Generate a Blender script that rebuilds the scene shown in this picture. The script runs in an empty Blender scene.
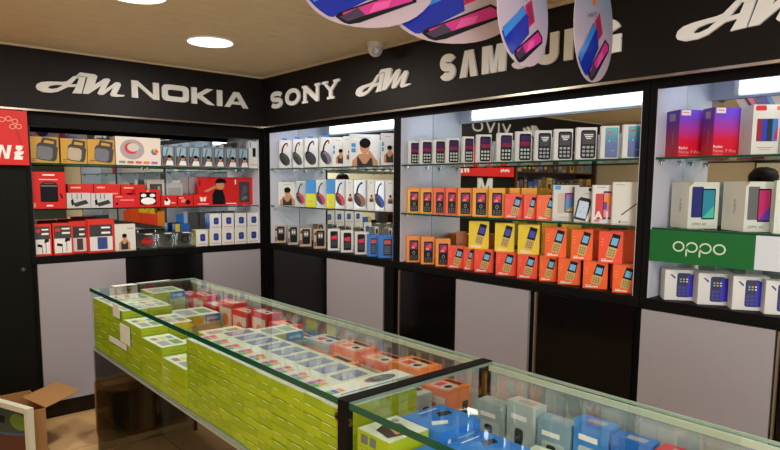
import bpy, bmesh, math, random
from mathutils import Vector, Matrix
random.seed(7)
SC = bpy.context.scene
COL = SC.collection

# ------------------------------------------------------------------ camera
F_PX, CY, PITCH, ROLL, YAW = 612.28, 252.37, 0.1092, 0.0080, 0.7221
CX0, CY0, CZ0 = -2.6028, -4.5167, 1.6
CAMP = Vector((CX0, CY0, CZ0))
_f = Vector((math.sin(YAW)*math.cos(PITCH), math.cos(YAW)*math.cos(PITCH), -math.sin(PITCH)))
_r = Vector((math.cos(YAW), -math.sin(YAW), 0))
_u = _r.cross(_f)
CA = _r*math.cos(ROLL) + _u*math.sin(ROLL)
CB = -_r*math.sin(ROLL) + _u*math.cos(ROLL)
CC = _f
cam = bpy.data.cameras.new('camera')
cam.sensor_width = 36; cam.lens = F_PX/780*36; cam.shift_y = (CY-225)/780
cam.clip_start = .02
camo = bpy.data.objects.new('camera', cam); COL.objects.link(camo)
mm = Matrix((CA, CB, -CC)).transposed().to_4x4(); mm.translation = CAMP
camo.matrix_world = mm
SC.camera = camo

# ------------------------------------------------------------------ exposure and world
SC.view_settings.view_transform = 'Standard'; SC.view_settings.look = 'None'
SC.view_settings.gamma = 1; SC.view_settings.use_curve_mapping = False
SC.view_settings.exposure = 0.0
W = bpy.data.worlds.new('world'); SC.world = W; W.use_nodes = True
W.node_tree.nodes['Background'].inputs[0].default_value = (.9, .95, 1, 1)
W.node_tree.nodes['Background'].inputs[1].default_value = .25
DISC_W = 14.0      # ceiling downlights
TUBE_E = 7.0       # emission of the shelf tubes
def area(name, loc, rot, sx, sy, power, color):
    l = bpy.data.lights.new(name, 'AREA'); l.shape = 'RECTANGLE'; l.size = sx; l.size_y = sy
    l.energy = power; l.color = color
    o = bpy.data.objects.new(name, l); COL.objects.link(o); o.location = loc; o.rotation_euler = rot
    o['kind'] = 'helper'
    return o
# added fill lamp behind the camera brightening room and ceiling, as if from an entrance
area('entrance_fill', (-3.9, -6.9, 1.3), (math.radians(102), 0, math.radians(-12)), 1.0, 2.0, 105, (.93, .96, 1))

# ------------------------------------------------------------------ helpers: projection of the place
def proj(P):
    d = Vector(P)-CAMP; c = d.dot(CC)
    return (390+F_PX*d.dot(CA)/c, CY-F_PX*d.dot(CB)/c)
def bis(f, a, b, n=45):
    fa = f(a)
    for _ in range(n):
        m = (a+b)/2; fm = f(m)
        if (fm > 0) == (fa > 0): a = m
        else: b = m
    return (a+b)/2
def onR(px, X, z):   # Y on the right-hand wall
    return bis(lambda y: proj((X, y, z))[0]-px, .3, -4.2)
def onL(px, Y, z):
    return bis(lambda x: proj((x, Y, z))[0]-px, -2.1, .3)

# ------------------------------------------------------------------ materials
def s2l(c):
    c = c/255
    return c/12.92 if c <= .04045 else ((c+.055)/1.055)**2.4
MC = {}
def M(r, g, b, rough=.45, metal=0, spec=.5, var=0):
    if rough in (.2, .25, .3, .35) and not metal and spec == .5: rough = .5
    k = (r, g, b, rough, metal, var, spec)
    if k in MC: return MC[k]
    m = bpy.data.materials.new('paint_%d_%d_%d' % (r, g, b)); m.use_nodes = True
    nt = m.node_tree; p = nt.nodes['Principled BSDF']
    c = (s2l(r), s2l(g), s2l(b), 1)
    p.inputs['Base Color'].default_value = c
    p.inputs['Roughness'].default_value = rough; p.inputs['Metallic'].default_value = metal
    if 'Specular IOR Level' in p.inputs: p.inputs['Specular IOR Level'].default_value = spec
    if var:
        t = nt.nodes.new('ShaderNodeTexCoord'); n = nt.nodes.new('ShaderNodeTexNoise'); n.inputs['Scale'].default_value = var
        n.inputs['Detail'].default_value = 5
        x = nt.nodes.new('ShaderNodeMix'); x.data_type = 'RGBA'
        x.inputs[6].default_value = tuple(v*.86 for v in c[:3])+(1,); x.inputs[7].default_value = tuple(min(1, v*1.12) for v in c[:3])+(1,)
        nt.links.new(t.outputs['Object'], n.inputs['Vector']); nt.links.new(n.outputs['Fac'], x.inputs[0])
        nt.links.new(x.outputs[2], p.inputs['Base Color'])
    MC[k] = m
    return m
def ramp_mat(name, stops, axis=2, rough=.35):
    if name in MC: return MC[name]
    m = bpy.data.materials.new(name); m.use_nodes = True; nt = m.node_tree; p = nt.nodes['Principled BSDF']
    t = nt.nodes.new('ShaderNodeTexCoord'); s = nt.nodes.new('ShaderNodeSeparateXYZ'); r = nt.nodes.new('ShaderNodeValToRGB')
    nt.links.new(t.outputs['Generated'], s.inputs[0]); nt.links.new(s.outputs[axis], r.inputs[0])
    e = r.color_ramp.elements
    while len(e) < len(stops): e.new(.5)
    for i, (q, c) in enumerate(stops):
        e[i].position = q; e[i].color = tuple(s2l(v) for v in c)+(1,)
    nt.links.new(r.outputs[0], p.inputs['Base Color']); p.inputs['Roughness'].default_value = rough
    MC[name] = m
    return m
def emis(name, col, st):
    if name in MC: return MC[name]
    m = bpy.data.materials.new(name); m.use_nodes = True; nt = m.node_tree
    nt.nodes.remove(nt.nodes['Principled BSDF']); e = nt.nodes.new('ShaderNodeEmission')
    e.inputs[0].default_value = (*col, 1); e.inputs[1].default_value = st
    nt.links.new(e.outputs[0], nt.nodes['Material Output'].inputs[0]); MC[name] = m
    return m
def thin_glass(name, tint, base=.05, rough=.01, scale=1.0):
    if name in MC: return MC[name]
    m = bpy.data.materials.new(name); m.use_nodes = True; nt = m.node_tree
    nt.nodes.remove(nt.nodes['Principled BSDF'])
    t = nt.nodes.new('ShaderNodeBsdfTransparent'); t.inputs[0].default_value = (*tint, 1)
    g = nt.nodes.new('ShaderNodeBsdfGlossy'); g.inputs['Roughness'].default_value = rough; g.inputs[0].default_value = (.95, 1, .97, 1)
    lw = nt.nodes.new('ShaderNodeLayerWeight'); lw.inputs[0].default_value = .5
    pw = nt.nodes.new('ShaderNodeMath'); pw.operation = 'POWER'; pw.inputs[1].default_value = 5
    ma = nt.nodes.new('ShaderNodeMath'); ma.operation = 'MULTIPLY_ADD'; ma.inputs[1].default_value = scale*(1-base); ma.inputs[2].default_value = base
    mx = nt.nodes.new('ShaderNodeMixShader')
    nt.links.new(lw.outputs['Facing'], pw.inputs[0]); nt.links.new(pw.outputs[0], ma.inputs[0]); nt.links.new(ma.outputs[0], mx.inputs[0])
    nt.links.new(t.outputs[0], mx.inputs[1]); nt.links.new(g.outputs[0], mx.inputs[2])
    nt.links.new(mx.outputs[0], nt.nodes['Material Output'].inputs[0]); MC[name] = m
    return m
def hazy_glass(name, amount):  # mixes in pale diffuse colour to imitate haze from reflections on the glass
    m = thin_glass(name, (.93, .97, .96), base=.03, scale=.3); nt = m.node_tree; out = nt.nodes['Material Output']
    src = out.inputs[0].links[0].from_socket
    d = nt.nodes.new('ShaderNodeBsdfDiffuse'); d.inputs[0].default_value = (.62, .70, .70, 1)
    n = nt.nodes.new('ShaderNodeTexNoise'); n.inputs['Scale'].default_value = 5; t = nt.nodes.new('ShaderNodeTexCoord')
    k = nt.nodes.new('ShaderNodeMath'); k.operation = 'MULTIPLY'; k.inputs[1].default_value = amount*2
    x = nt.nodes.new('ShaderNodeMixShader'); nt.links.new(t.outputs['Object'], n.inputs[0]); nt.links.new(n.outputs['Fac'], k.inputs[0]); nt.links.new(k.outputs[0], x.inputs[0])
    nt.links.new(src, x.inputs[1]); nt.links.new(d.outputs[0], x.inputs[2]); nt.links.new(x.outputs[0], out.inputs[0])
    return m
def mirror_mat():
    m = bpy.data.materials.new('mirror_glass'); m.use_nodes = True; nt = m.node_tree; p = nt.nodes['Principled BSDF']
    p.inputs['Base Color'].default_value = (.74, .79, .77, 1); p.inputs['Metallic'].default_value = 1; p.inputs['Roughness'].default_value = .015
    return m
MIRROR = mirror_mat()
GLASS = thin_glass('clear_glass', (.95, .985, .965), base=.015, scale=.12)
TOPGLASS = thin_glass('counter_top_glass', (.965, .99, .975), base=.025, scale=.42)
TINT = thin_glass('dark_tinted_glass', (.62, .62, .60), base=.01, scale=.12)
PLASTIC = thin_glass('clear_plastic', (.90, .92, .93), base=.10, rough=.08)
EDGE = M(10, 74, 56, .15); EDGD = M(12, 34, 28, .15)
BLACK = M(12, 11, 11, .55, 0, .12); BLACKG = M(9, 8, 10, .12, 0, .35); PANEL = M(14, 14, 12, .5, 0, .15)
WHITEL = M(160, 156, 164, .45, 0, .3); WHITES = M(206, 210, 226, .30)
SILVER = M(180, 170, 155, .25, 1); STEEL = M(150, 150, 150, .25, 1)
LETTER = M(212, 211, 206, .4); LETTER_R_LIT = M(244, 246, 246, .4)  # right-sign letters painted brighter to make up for weaker light there

# ------------------------------------------------------------------ mesh builder
ORG = {}
class MB:
    def __init__(s): s.v = []; s.f = []; s.m = []; s.mats = []; s.sm = []
    def mi(s, m):
        if m not in s.mats: s.mats.append(m)
        return s.mats.index(m)
    def face(s, pts, m, smooth=False):
        n = len(s.v); s.v += [tuple(p) for p in pts]; s.f.append(tuple(range(n, n+len(pts)))); s.m.append(s.mi(m)); s.sm.append(smooth)
    def grid(s, pts, faces, m, smooth=False):
        n = len(s.v); s.v += [tuple(p) for p in pts]; k = s.mi(m)
        for f in faces: s.f.append(tuple(n+i for i in f)); s.m.append(k); s.sm.append(smooth)
    def obox(s, o, a, b, c, m):      # corner o, edge vectors a,b,c (right handed)
        o, a, b, c = map(Vector, (o, a, b, c))
        P = [o, o+a, o+a+b, o+b, o+c, o+a+c, o+a+b+c, o+b+c]
        Fs = [(0, 3, 2, 1), (4, 5, 6, 7), (0, 1, 5, 4), (1, 2, 6, 5), (2, 3, 7, 6), (3, 0, 4, 7)]
        if a.cross(b).dot(c) < 0: Fs = [f[::-1] for f in Fs]
        s.grid(P, Fs, m)
    def box(s, x0, x1, y0, y1, z0, z1, m): s.obox((min(x0, x1), min(y0, y1), min(z0, z1)), (abs(x1-x0), 0, 0), (0, abs(y1-y0), 0), (0, 0, abs(z1-z0)), m)
    def cyl(s, p0, p1, r0, r1, m, n=16, smooth=True):
        p0, p1 = Vector(p0), Vector(p1); d = (p1-p0).normalized()
        a = d.orthogonal().normalized(); b = d.cross(a)
        P = []
        for p, r in ((p0, r0), (p1, r1)):
            for i in range(n):
                t = 2*math.pi*i/n; P.append(p+(a*math.cos(t)+b*math.sin(t))*r)
        s.grid(P, [(i, (i+1) % n, n+(i+1) % n, n+i) for i in range(n)], m, smooth)
        s.grid(P[:n], [tuple(range(n))[::-1]], m); s.grid(P[n:], [tuple(range(n))], m)
    def tube(s, pts, r, m, n=8):
        pts = [Vector(p) for p in pts]
        for a, b in zip(pts, pts[1:]): s.cyl(a, b, r, r, m, n)
    def ball(s, c, rx, ry, rz, m, n=14, half=False):
        c = Vector(c); P = []; Fs = []; k = n//2
        for j in range(k+1):
            t = math.pi*j/k*(.5 if half else 1)
            for i in range(n):
                q = 2*math.pi*i/n; P.append(c+Vector((rx*math.sin(t)*math.cos(q), ry*math.sin(t)*math.sin(q), rz*math.cos(t))))
        for j in range(k):
            for i in range(n): Fs.append((j*n+i, (j+1)*n+i, (j+1)*n+(i+1) % n, j*n+(i+1) % n))
        s.grid(P, Fs, m, True)
    def build(s, name, parent=None, org=None, bevel=0):
        if parent is not None: org = ORG[parent.name]
        if org is None:
            xs, ys, zs = zip(*s.v); org = ((min(xs)+max(xs))/2, (min(ys)+max(ys))/2, min(zs))
        me = bpy.data.meshes.new(name)
        me.from_pydata([(v[0]-org[0], v[1]-org[1], v[2]-org[2]) for v in s.v], [], s.f)
        for m in s.mats: me.materials.append(m)
        me.polygons.foreach_set('material_index', s.m); me.polygons.foreach_set('use_smooth', s.sm); me.update()
        o = bpy.data.objects.new(name, me); COL.objects.link(o)
        if parent is not None: o.parent = parent
        else: o.location = org
        ORG[o.name] = org
        if bevel:
            b = o.modifiers.new('bevel', 'BEVEL'); b.width = bevel; b.segments = 2; b.limit_method = 'ANGLE'
        return o
def tag(o, label=None, cat=None, group=None, kind=None):
    if label: o['label'] = label
    if cat: o['category'] = cat
    if group: o['group'] = group
    if kind: o['kind'] = kind
    return o
def empty(name, loc, label=None, cat=None, group=None, kind=None):
    o = bpy.data.objects.new(name, None); COL.objects.link(o); o.location = loc; o.empty_display_size = .1
    ORG[o.name] = tuple(loc)
    return tag(o, label, cat, group, kind)
ORD = ['zeroth', 'first', 'second', 'third', 'fourth', 'fifth', 'sixth', 'seventh', 'eighth', 'ninth', 'tenth', 'eleventh', 'twelfth', 'thirteenth', 'fourteenth', 'fifteenth', 'sixteenth', 'seventeenth', 'eighteenth', 'nineteenth']

# 2-D outline helpers -------------------------------------------------------
class Fr:       # a face frame: lower-left corner, right, up, normal and size
    def __init__(s, o, u, v, w, h):
        s.o = Vector(o); s.u = Vector(u).normalized(); s.v = Vector(v).normalized(); s.n = s.u.cross(s.v); s.w = w; s.h = h
    def p(s, a, b, k=1): return s.o+s.u*(a*s.w)+s.v*(b*s.h)+s.n*(.0004*k)
def poly(mb, F, pts, m, k=1): mb.face([F.p(min(1, max(0, a)), min(1, max(0, b)), k) for a, b in pts], m)
def rect(mb, F, a0, b0, a1, b1, m, k=1): poly(mb, F, [(a0, b0), (a1, b0), (a1, b1), (a0, b1)], m, k)
def rrect(mb, F, a0, b0, a1, b1, m, k=1, r=.12):
    rx = r*(a1-a0); ry = rx*F.w/F.h; P = []
    for cx, cy, t0 in ((a1-rx, b1-ry, 0), (a0+rx, b1-ry, 90), (a0+rx, b0+ry, 180), (a1-rx, b0+ry, 270)):
        for t in (0, 30, 60, 90):
            q = math.radians(t0+t); P.append((cx+rx*math.cos(q), cy+ry*math.sin(q)))
    poly(mb, F, P, m, k)
def ell(mb, F, a, b, ra, rb, m, k=1, t0=0, t1=360, n=18):
    P = [(a+ra*math.cos(math.radians(t0+(t1-t0)*i/n)), b+rb*math.sin(math.radians(t0+(t1-t0)*i/n))) for i in range(n+(t1-t0 < 360))]
    poly(mb, F, P, m, k)
def arc(mb, F, a, b, ra, rb, t0, t1, w, m, k=1, n=14):
    for i in range(n):
        q0 = math.radians(t0+(t1-t0)*i/n); q1 = math.radians(t0+(t1-t0)*(i+1)/n)
        poly(mb, F, [(a+ra*math.cos(q0), b+rb*math.sin(q0)), (a+(ra+w)*math.cos(q0), b+(rb+w*F.w/F.h)*math.sin(q0)),
                     (a+(ra+w)*math.cos(q1), b+(rb+w*F.w/F.h)*math.sin(q1)), (a+ra*math.cos(q1), b+rb*math.sin(q1))][::(1 if t1 < t0 else 1)], m, k)
def rotpts(pts, c, deg, asp=1):
    t = math.radians(deg); R_ = []
    for a, b in pts:
        x, y = (a-c[0])*asp, b-c[1]; R_.append((c[0]+(x*math.cos(t)-y*math.sin(t))/asp, c[1]+x*math.sin(t)+y*math.cos(t)))
    return R_
TXT = {}
def text(mb, F, s, a0, b0, h, m, k=2, shear=0, bold=0, width=None, rot=0):
    key = (s, shear, bold)
    if key not in TXT:
        cu = bpy.data.curves.new('t', 'FONT'); cu.body = s; cu.shear = shear; cu.offset = bold; cu.resolution_u = 2
        ob = bpy.data.objects.new('t', cu); me = bpy.data.meshes.new_from_object(ob)
        TXT[key] = ([v.co.copy() for v in me.vertices], [tuple(p.vertices) for p in me.polygons])
        bpy.data.objects.remove(ob); bpy.data.curves.remove(cu); bpy.data.meshes.remove(me)
    vs, fs = TXT[key]
    if not vs: return
    x0 = min(v.x for v in vs); x1 = max(v.x for v in vs); sc = h*F.h/.7
    sx = sc if width is None else width*F.w/(x1-x0)
    P = []
    for v in vs:
        x, y = (v.x-x0)*sx, v.y*sc
        if rot: x, y = -y, x
        P.append(F.o+F.u*(a0*F.w+x)+F.v*(b0*F.h+y)+F.n*(.0004*k))
    mb.grid(P, fs, m)
def solid(mb, F, splines, depth, m):      # filled outline with holes, extruded along the frame normal
    cu = bpy.data.curves.new('c', 'CURVE'); cu.dimensions = '2D'; cu.fill_mode = 'BOTH'; cu.extrude = depth/2
    for sp in splines:
        q = cu.splines.new('POLY'); q.points.add(len(sp)-1); q.use_cyclic_u = True
        for i, (x, y) in enumerate(sp): q.points[i].co = (x, y, 0, 1)
    ob = bpy.data.objects.new('c', cu); me = bpy.data.meshes.new_from_object(ob)
    P = [F.o+F.u*v.co.x+F.v*v.co.y+F.n*(v.co.z+depth/2) for v in me.vertices]
    mb.grid(P, [tuple(p.vertices) for p in me.polygons], m)
    bpy.data.objects.remove(ob); bpy.data.curves.remove(cu); bpy.data.meshes.remove(me)
def strokepoly(pts, w):
    L = []; R_ = []; n = len(pts)
    for i in range(n):
        a = Vector(pts[max(i-1, 0)]); b = Vector(pts[min(i+1, n-1)]); d = (b-a).normalized(); nn = Vector((-d.y, d.x)); p = Vector(pts[i])
        L.append(tuple(p+nn*w/2)); R_.append(tuple(p-nn*w/2))
    return L+R_[::-1]
def sup(cx, cy, rx, ry, e, t0, t1, n):
    o = []
    for i in range(n+1):
        t = math.radians(t0+(t1-t0)*i/n); c, s_ = math.cos(t), math.sin(t)
        o.append((cx+rx*math.copysign(abs(c)**e, c), cy+ry*math.copysign(abs(s_)**e, s_)))
    return o
def strip(mb, F, pts, w, depth, m):      # thick bent stroke built segment by segment
    P = [Vector(p) for p in pts]; n = len(P); L_, R_ = [], []
    for i in range(n):
        d = (P[min(i+1, n-1)]-P[max(i-1, 0)]).normalized(); q = Vector((-d.y, d.x))*w/2
        L_.append(P[i]+q); R_.append(P[i]-q)
    W3 = lambda p, z: F.o+F.u*p.x+F.v*p.y+F.n*z
    for i in range(n-1):
        a, b_, c, d = R_[i], R_[i+1], L_[i+1], L_[i]
        mb.face([W3(a, depth), W3(b_, depth), W3(c, depth), W3(d, depth)], m)
        mb.face([W3(a, 0), W3(b_, 0), W3(b_, depth), W3(a, depth)], m); mb.face([W3(c, 0), W3(d, 0), W3(d, depth), W3(c, depth)], m)
    for a, b_ in ((L_[0], R_[0]), (R_[-1], L_[-1])): mb.face([W3(a, 0), W3(b_, 0), W3(b_, depth), W3(a, depth)], m)
def glyph(ch, w, h, t, e=.8, slab=0):
    tv = t*.82
    if ch == 'O':
        return [sup(w/2, h/2, w/2, h/2, e, 0, 351, 39), sup(w/2, h/2, w/2-t, h/2-tv, e, 0, 351, 39)]
    if ch == 'S':
        rx = w/2-t/2; ry = (h-tv)/4
        a = sup(w/2, h-tv/2-ry, rx, ry, .85, 18, 270, 22); b = sup(w/2, tv/2+ry, rx, ry, .85, 90, -162, 22)
        return ['strip', (a+b[1:], t*.95)]
    if ch == 'U':
        return ['strip', ([(t/2, h), (t/2, h*.5)]+sup(w/2, h*.34, w/2-t/2, h*.34-tv/2, .85, 180, 360, 16)+[(w-t/2, h*.5), (w-t/2, h)], t)]
    if ch == 'G':
        a = sup(w/2, h/2, w/2-t/2, h/2-tv/2, .85, 28, 350, 34)
        return ['strip', (a, t), [(w*.52, h*.36), (w, h*.36), (w, h*.54), (w*.52, h*.54)], [(w-t*.85, 0), (w, 0), (w, h*.4), (w-t*.85, h*.4)]]
    if ch == 'N':
        g = [[(0, 0), (t, 0), (t, h*.72), (w-t, 0), (w, 0), (w, h), (w-t, h), (w-t, h*.28), (t, h), (0, h)]]
    elif ch == 'K':
        return [[(0, 0), (t, 0), (t, h*.40), (w-t*1.25, 0), (w, 0), (w*.46, h*.55), (w*.95, h), (w*.95-t*1.3, h), (t, h*.62), (t, h), (0, h)]]
    elif ch == 'I': return [[(0, 0), (t, 0), (t, h), (0, h)]]
    elif ch == 'A':
        return [[(0, 0), (t, 0), (w*.29, h*.2), (w*.71, h*.2), (w-t, 0), (w, 0), (w/2+t*.55, h), (w/2-t*.55, h)], [(w*.37, h*.38), (w*.5, h*.72), (w*.63, h*.38)]]
    elif ch == 'V': return [[(0, h), (w/2-t*.55, 0), (w/2+t*.55, 0), (w, h), (w-t, h), (w/2, h*.3), (t, h)]]
    elif ch == '^': return [[(0, 0), (t*1.02, 0), (w/2, h*.72), (w-t*1.02, 0), (w, 0), (w/2+t*.62, h), (w/2-t*.62, h)]]
    elif ch == 'M': return [[(0, 0), (t, 0), (t, h*.62), (w/2-t*.4, 0), (w/2+t*.4, 0), (w-t, h*.62), (w-t, 0), (w, 0), (w, h), (w-t*1.3, h), (w/2, h*.34), (t*1.3, h), (0, h)]]
    elif ch == 'Y': g = [[(w/2-t/2, 0), (w/2+t/2, 0), (w/2+t/2, h*.42), (w-t*.15, h), (w-t*1.2, h), (w/2, h*.60), (t*1.2, h), (t*.15, h), (w/2-t/2, h*.42)]]
    return g
def glyph_slab(ch, w, h, t):
    b = h*.13
    if ch in 'SO': return glyph(ch, w, h, t, .95)
    if ch == 'N': return [[(-t*.5, 0), (t*1.3, 0), (t*1.3, b), (t*.85, b), (t*.85, h*.66), (w-t*.8, 0), (w, 0), (w, h-b), (w+t*.5, h-b), (w+t*.5, h), (w-t*1.3, h), (w-t*1.3, h-b), (w-t*.85, h-b), (w-t*.85, h*.36), (t, h), (-t*.5, h), (-t*.5, h-b), (0, h-b), (0, b), (-t*.5, b)]]
    if ch == 'Y': return [[(w/2-t*1.1, 0), (w/2+t*1.1, 0), (w/2+t*1.1, b), (w/2+t*.5, b), (w/2+t*.5, h*.45), (w-t*.35, h-b), (w+t*.2, h-b), (w+t*.2, h), (w-t*1.7, h), (w-t*1.7, h-b), (w-t*1.25, h-b), (w/2, h*.60), (t*1.25, h-b), (t*1.7, h-b), (t*1.7, h), (-t*.2, h), (-t*.2, h-b), (t*.35, h-b), (w/2-t*.5, h*.45), (w/2-t*.5, b), (w/2-t*1.1, b)]]
_AMA = [(322, 95), (410, 100), (412, 108), (375, 235), (305, 232), (335, 182), (277, 182), (240, 200), (200, 220), (150, 228), (90, 222), (52, 203), (43, 183), (52, 160), (80, 145), (130, 140), (240, 142), (268, 138)]
_AMA1 = [(130, 185), (150, 172), (190, 166), (238, 167), (200, 190), (160, 198), (135, 195)]
_AMA2 = [(298, 160), (345, 110), (362, 112), (343, 160)]
_AMM = [(340, 92), (372, 65), (485, 79), (505, 95), (480, 163), (555, 113), (592, 110), (606, 125), (560, 205), (650, 140), (682, 145), (693, 165), (652, 242), (722, 250), (710, 260), (655, 264), (612, 258), (600, 242), (627, 185), (548, 246), (512, 246), (500, 232), (532, 170), (430, 238), (384, 235), (427, 104), (400, 94)]
def logo_splines(w):
    k = w/680
    f = lambda P: [((x-43)*k, (262-(y-.105*(x-380)))*k) for x, y in P]
    return [f(_AMA), f(_AMA1), f(_AMA2)], [f(_AMM)]

# ------------------------------------------------------------------ the room
ZC = 2.45; XL = -4.6; YF = -7.0
def floor_mat():
    m = bpy.data.materials.new('tan_floor_tiles'); m.use_nodes = True; nt = m.node_tree; p = nt.nodes['Principled BSDF']
    t = nt.nodes.new('ShaderNodeTexCoord'); b = nt.nodes.new('ShaderNodeTexBrick'); b.offset = 0
    b.inputs['Scale'].default_value = 1; b.inputs['Brick Width'].default_value = .6; b.inputs['Row Height'].default_value = .6; b.inputs['Mortar Size'].default_value = .003
    b.inputs['Color1'].default_value = (s2l(226), s2l(186), s2l(130), 1); b.inputs['Color2'].default_value = (s2l(218), s2l(178), s2l(122), 1)
    b.inputs['Mortar'].default_value = (s2l(90), s2l(66), s2l(46), 1)
    n = nt.nodes.new('ShaderNodeTexNoise'); n.inputs['Scale'].default_value = 4; n.inputs['Detail'].default_value = 6
    x = nt.nodes.new('ShaderNodeMix'); x.data_type = 'RGBA'; x.blend_type = 'MULTIPLY'; x.inputs[0].default_value = .12
    nt.links.new(t.outputs['Object'], b.inputs[0]); nt.links.new(t.outputs['Object'], n.inputs[0])
    nt.links.new(b.outputs[0], x.inputs[6]); nt.links.new(n.outputs[0], x.inputs[7]); nt.links.new(x.outputs[2], p.inputs['Base Color'])
    p.inputs['Roughness'].default_value = .3
    return m
def ceil_mat():
    m = bpy.data.materials.new('tan_ceiling_paper'); m.use_nodes = True; nt = m.node_tree; p = nt.nodes['Principled BSDF']
    t = nt.nodes.new('ShaderNodeTexCoord'); mp = nt.nodes.new('ShaderNodeMapping'); mp.inputs['Scale'].default_value = (3, 14, 1); mp.inputs['Rotation'].default_value = (0, 0, .5)
    n = nt.nodes.new('ShaderNodeTexNoise'); n.inputs['Scale'].default_value = 2.2; n.inputs['Detail'].default_value = 8; n.inputs['Roughness'].default_value = .65
    r = nt.nodes.new('ShaderNodeValToRGB'); e = r.color_ramp.elements
    e[0].position = .3; e[0].color = (s2l(204), s2l(190), s2l(154), 1); e[1].position = .75; e[1].color = (s2l(226), s2l(214), s2l(180), 1)
    nt.links.new(t.outputs['Object'], mp.inputs[0]); nt.links.new(mp.outputs[0], n.inputs[0]); nt.links.new(n.outputs[0], r.inputs[0]); nt.links.new(r.outputs[0], p.inputs['Base Color'])
    p.inputs['Roughness'].default_value = .6
    return m
def struct(name, mb, org=None): return tag(mb.build(name, org=org), kind='structure')
b = MB(); b.box(XL-.1, .4, YF-.1, .4, -.1, 0, floor_mat()); struct('floor', b, (0, 0, 0))
b = MB(); b.box(XL-.1, .4, YF-.1, .4, ZC, ZC+.1, ceil_mat()); struct('ceiling', b, (0, 0, ZC))
BEIGE = M(206, 190, 160, .6, var=1.2)
b = MB(); b.box(.3, .4, YF-.1, .4, 0, ZC, BEIGE); struct('wall_right', b)
b = MB(); b.box(XL-.1, .3, .3, .4, 0, ZC, BEIGE); struct('wall_back', b)
b = MB(); b.box(XL-.1, XL, YF-.1, .3, 0, ZC, BEIGE); struct('wall_left', b)
b = MB(); b.box(XL, -4.4, YF-.1, YF, 0, ZC, BEIGE); b.box(-1.6, .3, YF-.1, YF, 0, ZC, M(58, 74, 70, .6)); b.box(-4.4, -1.6, YF-.1, YF, 2.2, ZC, BEIGE); struct('wall_front', b)
# pale strip where ceiling and sign boards meet
TRIM = M(196, 178, 150, .5)
b = MB(); b.box(XL, -.062, -.062, -.05, ZC-.012, ZC, TRIM); struct('trim_1', b)
b = MB(); b.box(-.062, -.05, -6.9, -.062, ZC-.012, ZC, TRIM); struct('trim_2', b)

# sign boards (fascia) with raised letters ----------------------------------
FZ = 2.0585
def board(name, label, x0, x1, y0, y1, ax):
    root = empty(name, ((x0+x1)/2, (y0+y1)/2, FZ), label, 'sign', kind='thing')
    b = MB(); b.box(x0, x1, y0, y1, FZ, ZC-.012, M(24, 20, 20, .5, 0, .2)); b.build('board', root)
    b = MB()
    if ax == 'L': b.box(x0, x1, y0-.006, y0+.012, FZ-.008, FZ+.004, SILVER)
    else: b.box(x0-.006, x0+.012, y0, y1, FZ-.008, FZ+.004, SILVER)
    b.build('metal_strip', root)
    return root
sgL = board('sign_board', 'long black fascia sign board with NOKIA lettering on the back wall', XL, -.05, -.05, -.006, 'L')
sgR = board('sign_board', 'long black fascia sign board with SONY and SAMSUNG lettering on right wall', -.05, -.006, -6.4, -.05, 'R')
def FL(x, z): return Fr((x, -.0505, z), (1, 0, 0), (0, 0, 1), 1, 1)
def FRt(y, z): return Fr((-.0505, y, z), (0, -1, 0), (0, 0, 1), 1, 1)
def put_letter(root, F, spl, depth=.012, name='letter', label=None, m=LETTER):
    mb = MB()
    if spl and spl[0] == 'strip':
        strip(mb, F, spl[1][0], spl[1][1], depth, m)
        for k, q in enumerate(spl[2:]): solid(mb, F, [q], depth-.0003*(k+1), m)
    else: solid(mb, F, spl, depth, m)
    o = mb.build(name, root)
    if label: o['label'] = label
def logo(root, mk, pos, z, w=.545):
    a, m_ = logo_splines(w); lm = LETTER_R_LIT if root is sgR else LETTER
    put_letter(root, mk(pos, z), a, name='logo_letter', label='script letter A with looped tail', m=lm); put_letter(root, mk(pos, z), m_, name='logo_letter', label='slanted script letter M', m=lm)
def word(root, mk, chars, start, end, z, h, t, sgn, gf=glyph, gaps=.035, ws=None):
    W_ = abs(end-start); ws = ws or [1]*len(chars); tot = W_-gaps*(len(chars)-1); k = tot/sum(ws); p = start
    for c, q in zip(chars, ws):
        w = q*k; put_letter(root, mk(p, z), gf(c, w, h, t), label='white letter '+('A' if c == '^' else c), m=LETTER_R_LIT if root is sgR else LETTER); p += sgn*(w+gaps)
word(sgL, FL, 'NOKIA', -1.082, -.185, 2.193, .118, .043, 1, gf=lambda c, w, h, t: glyph(c, w, h, t, .42), ws=[1.1, 1.15, 1.05, .24, 1.15], gaps=.02)
logo(sgL, FL, -1.672, 2.165)
logo(sgL, FL, -3.35, 2.165)
word(sgL, FL, 'VIVO', -2.6, -1.93, 2.19, .115, .022, 1, ws=[1, .16, 1, 1.1], gaps=.05)
word(sgR, FRt, 'SONY', -.194, -1.09, 2.19, .125, .036, -1, gf=glyph_slab, ws=[.95, 1.15, 1.1, 1.1], gaps=.05)
logo(sgR, FRt, -1.277, 2.165, .527)
word(sgR, FRt, 'S^MSUNG', -2.043, -3.125, 2.183, .140, .046, -1, ws=[.95, 1, 1.25, .95, 1, 1, 1], gaps=.032)
logo(sgR, FRt, -3.362, 2.172, .53)

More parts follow.
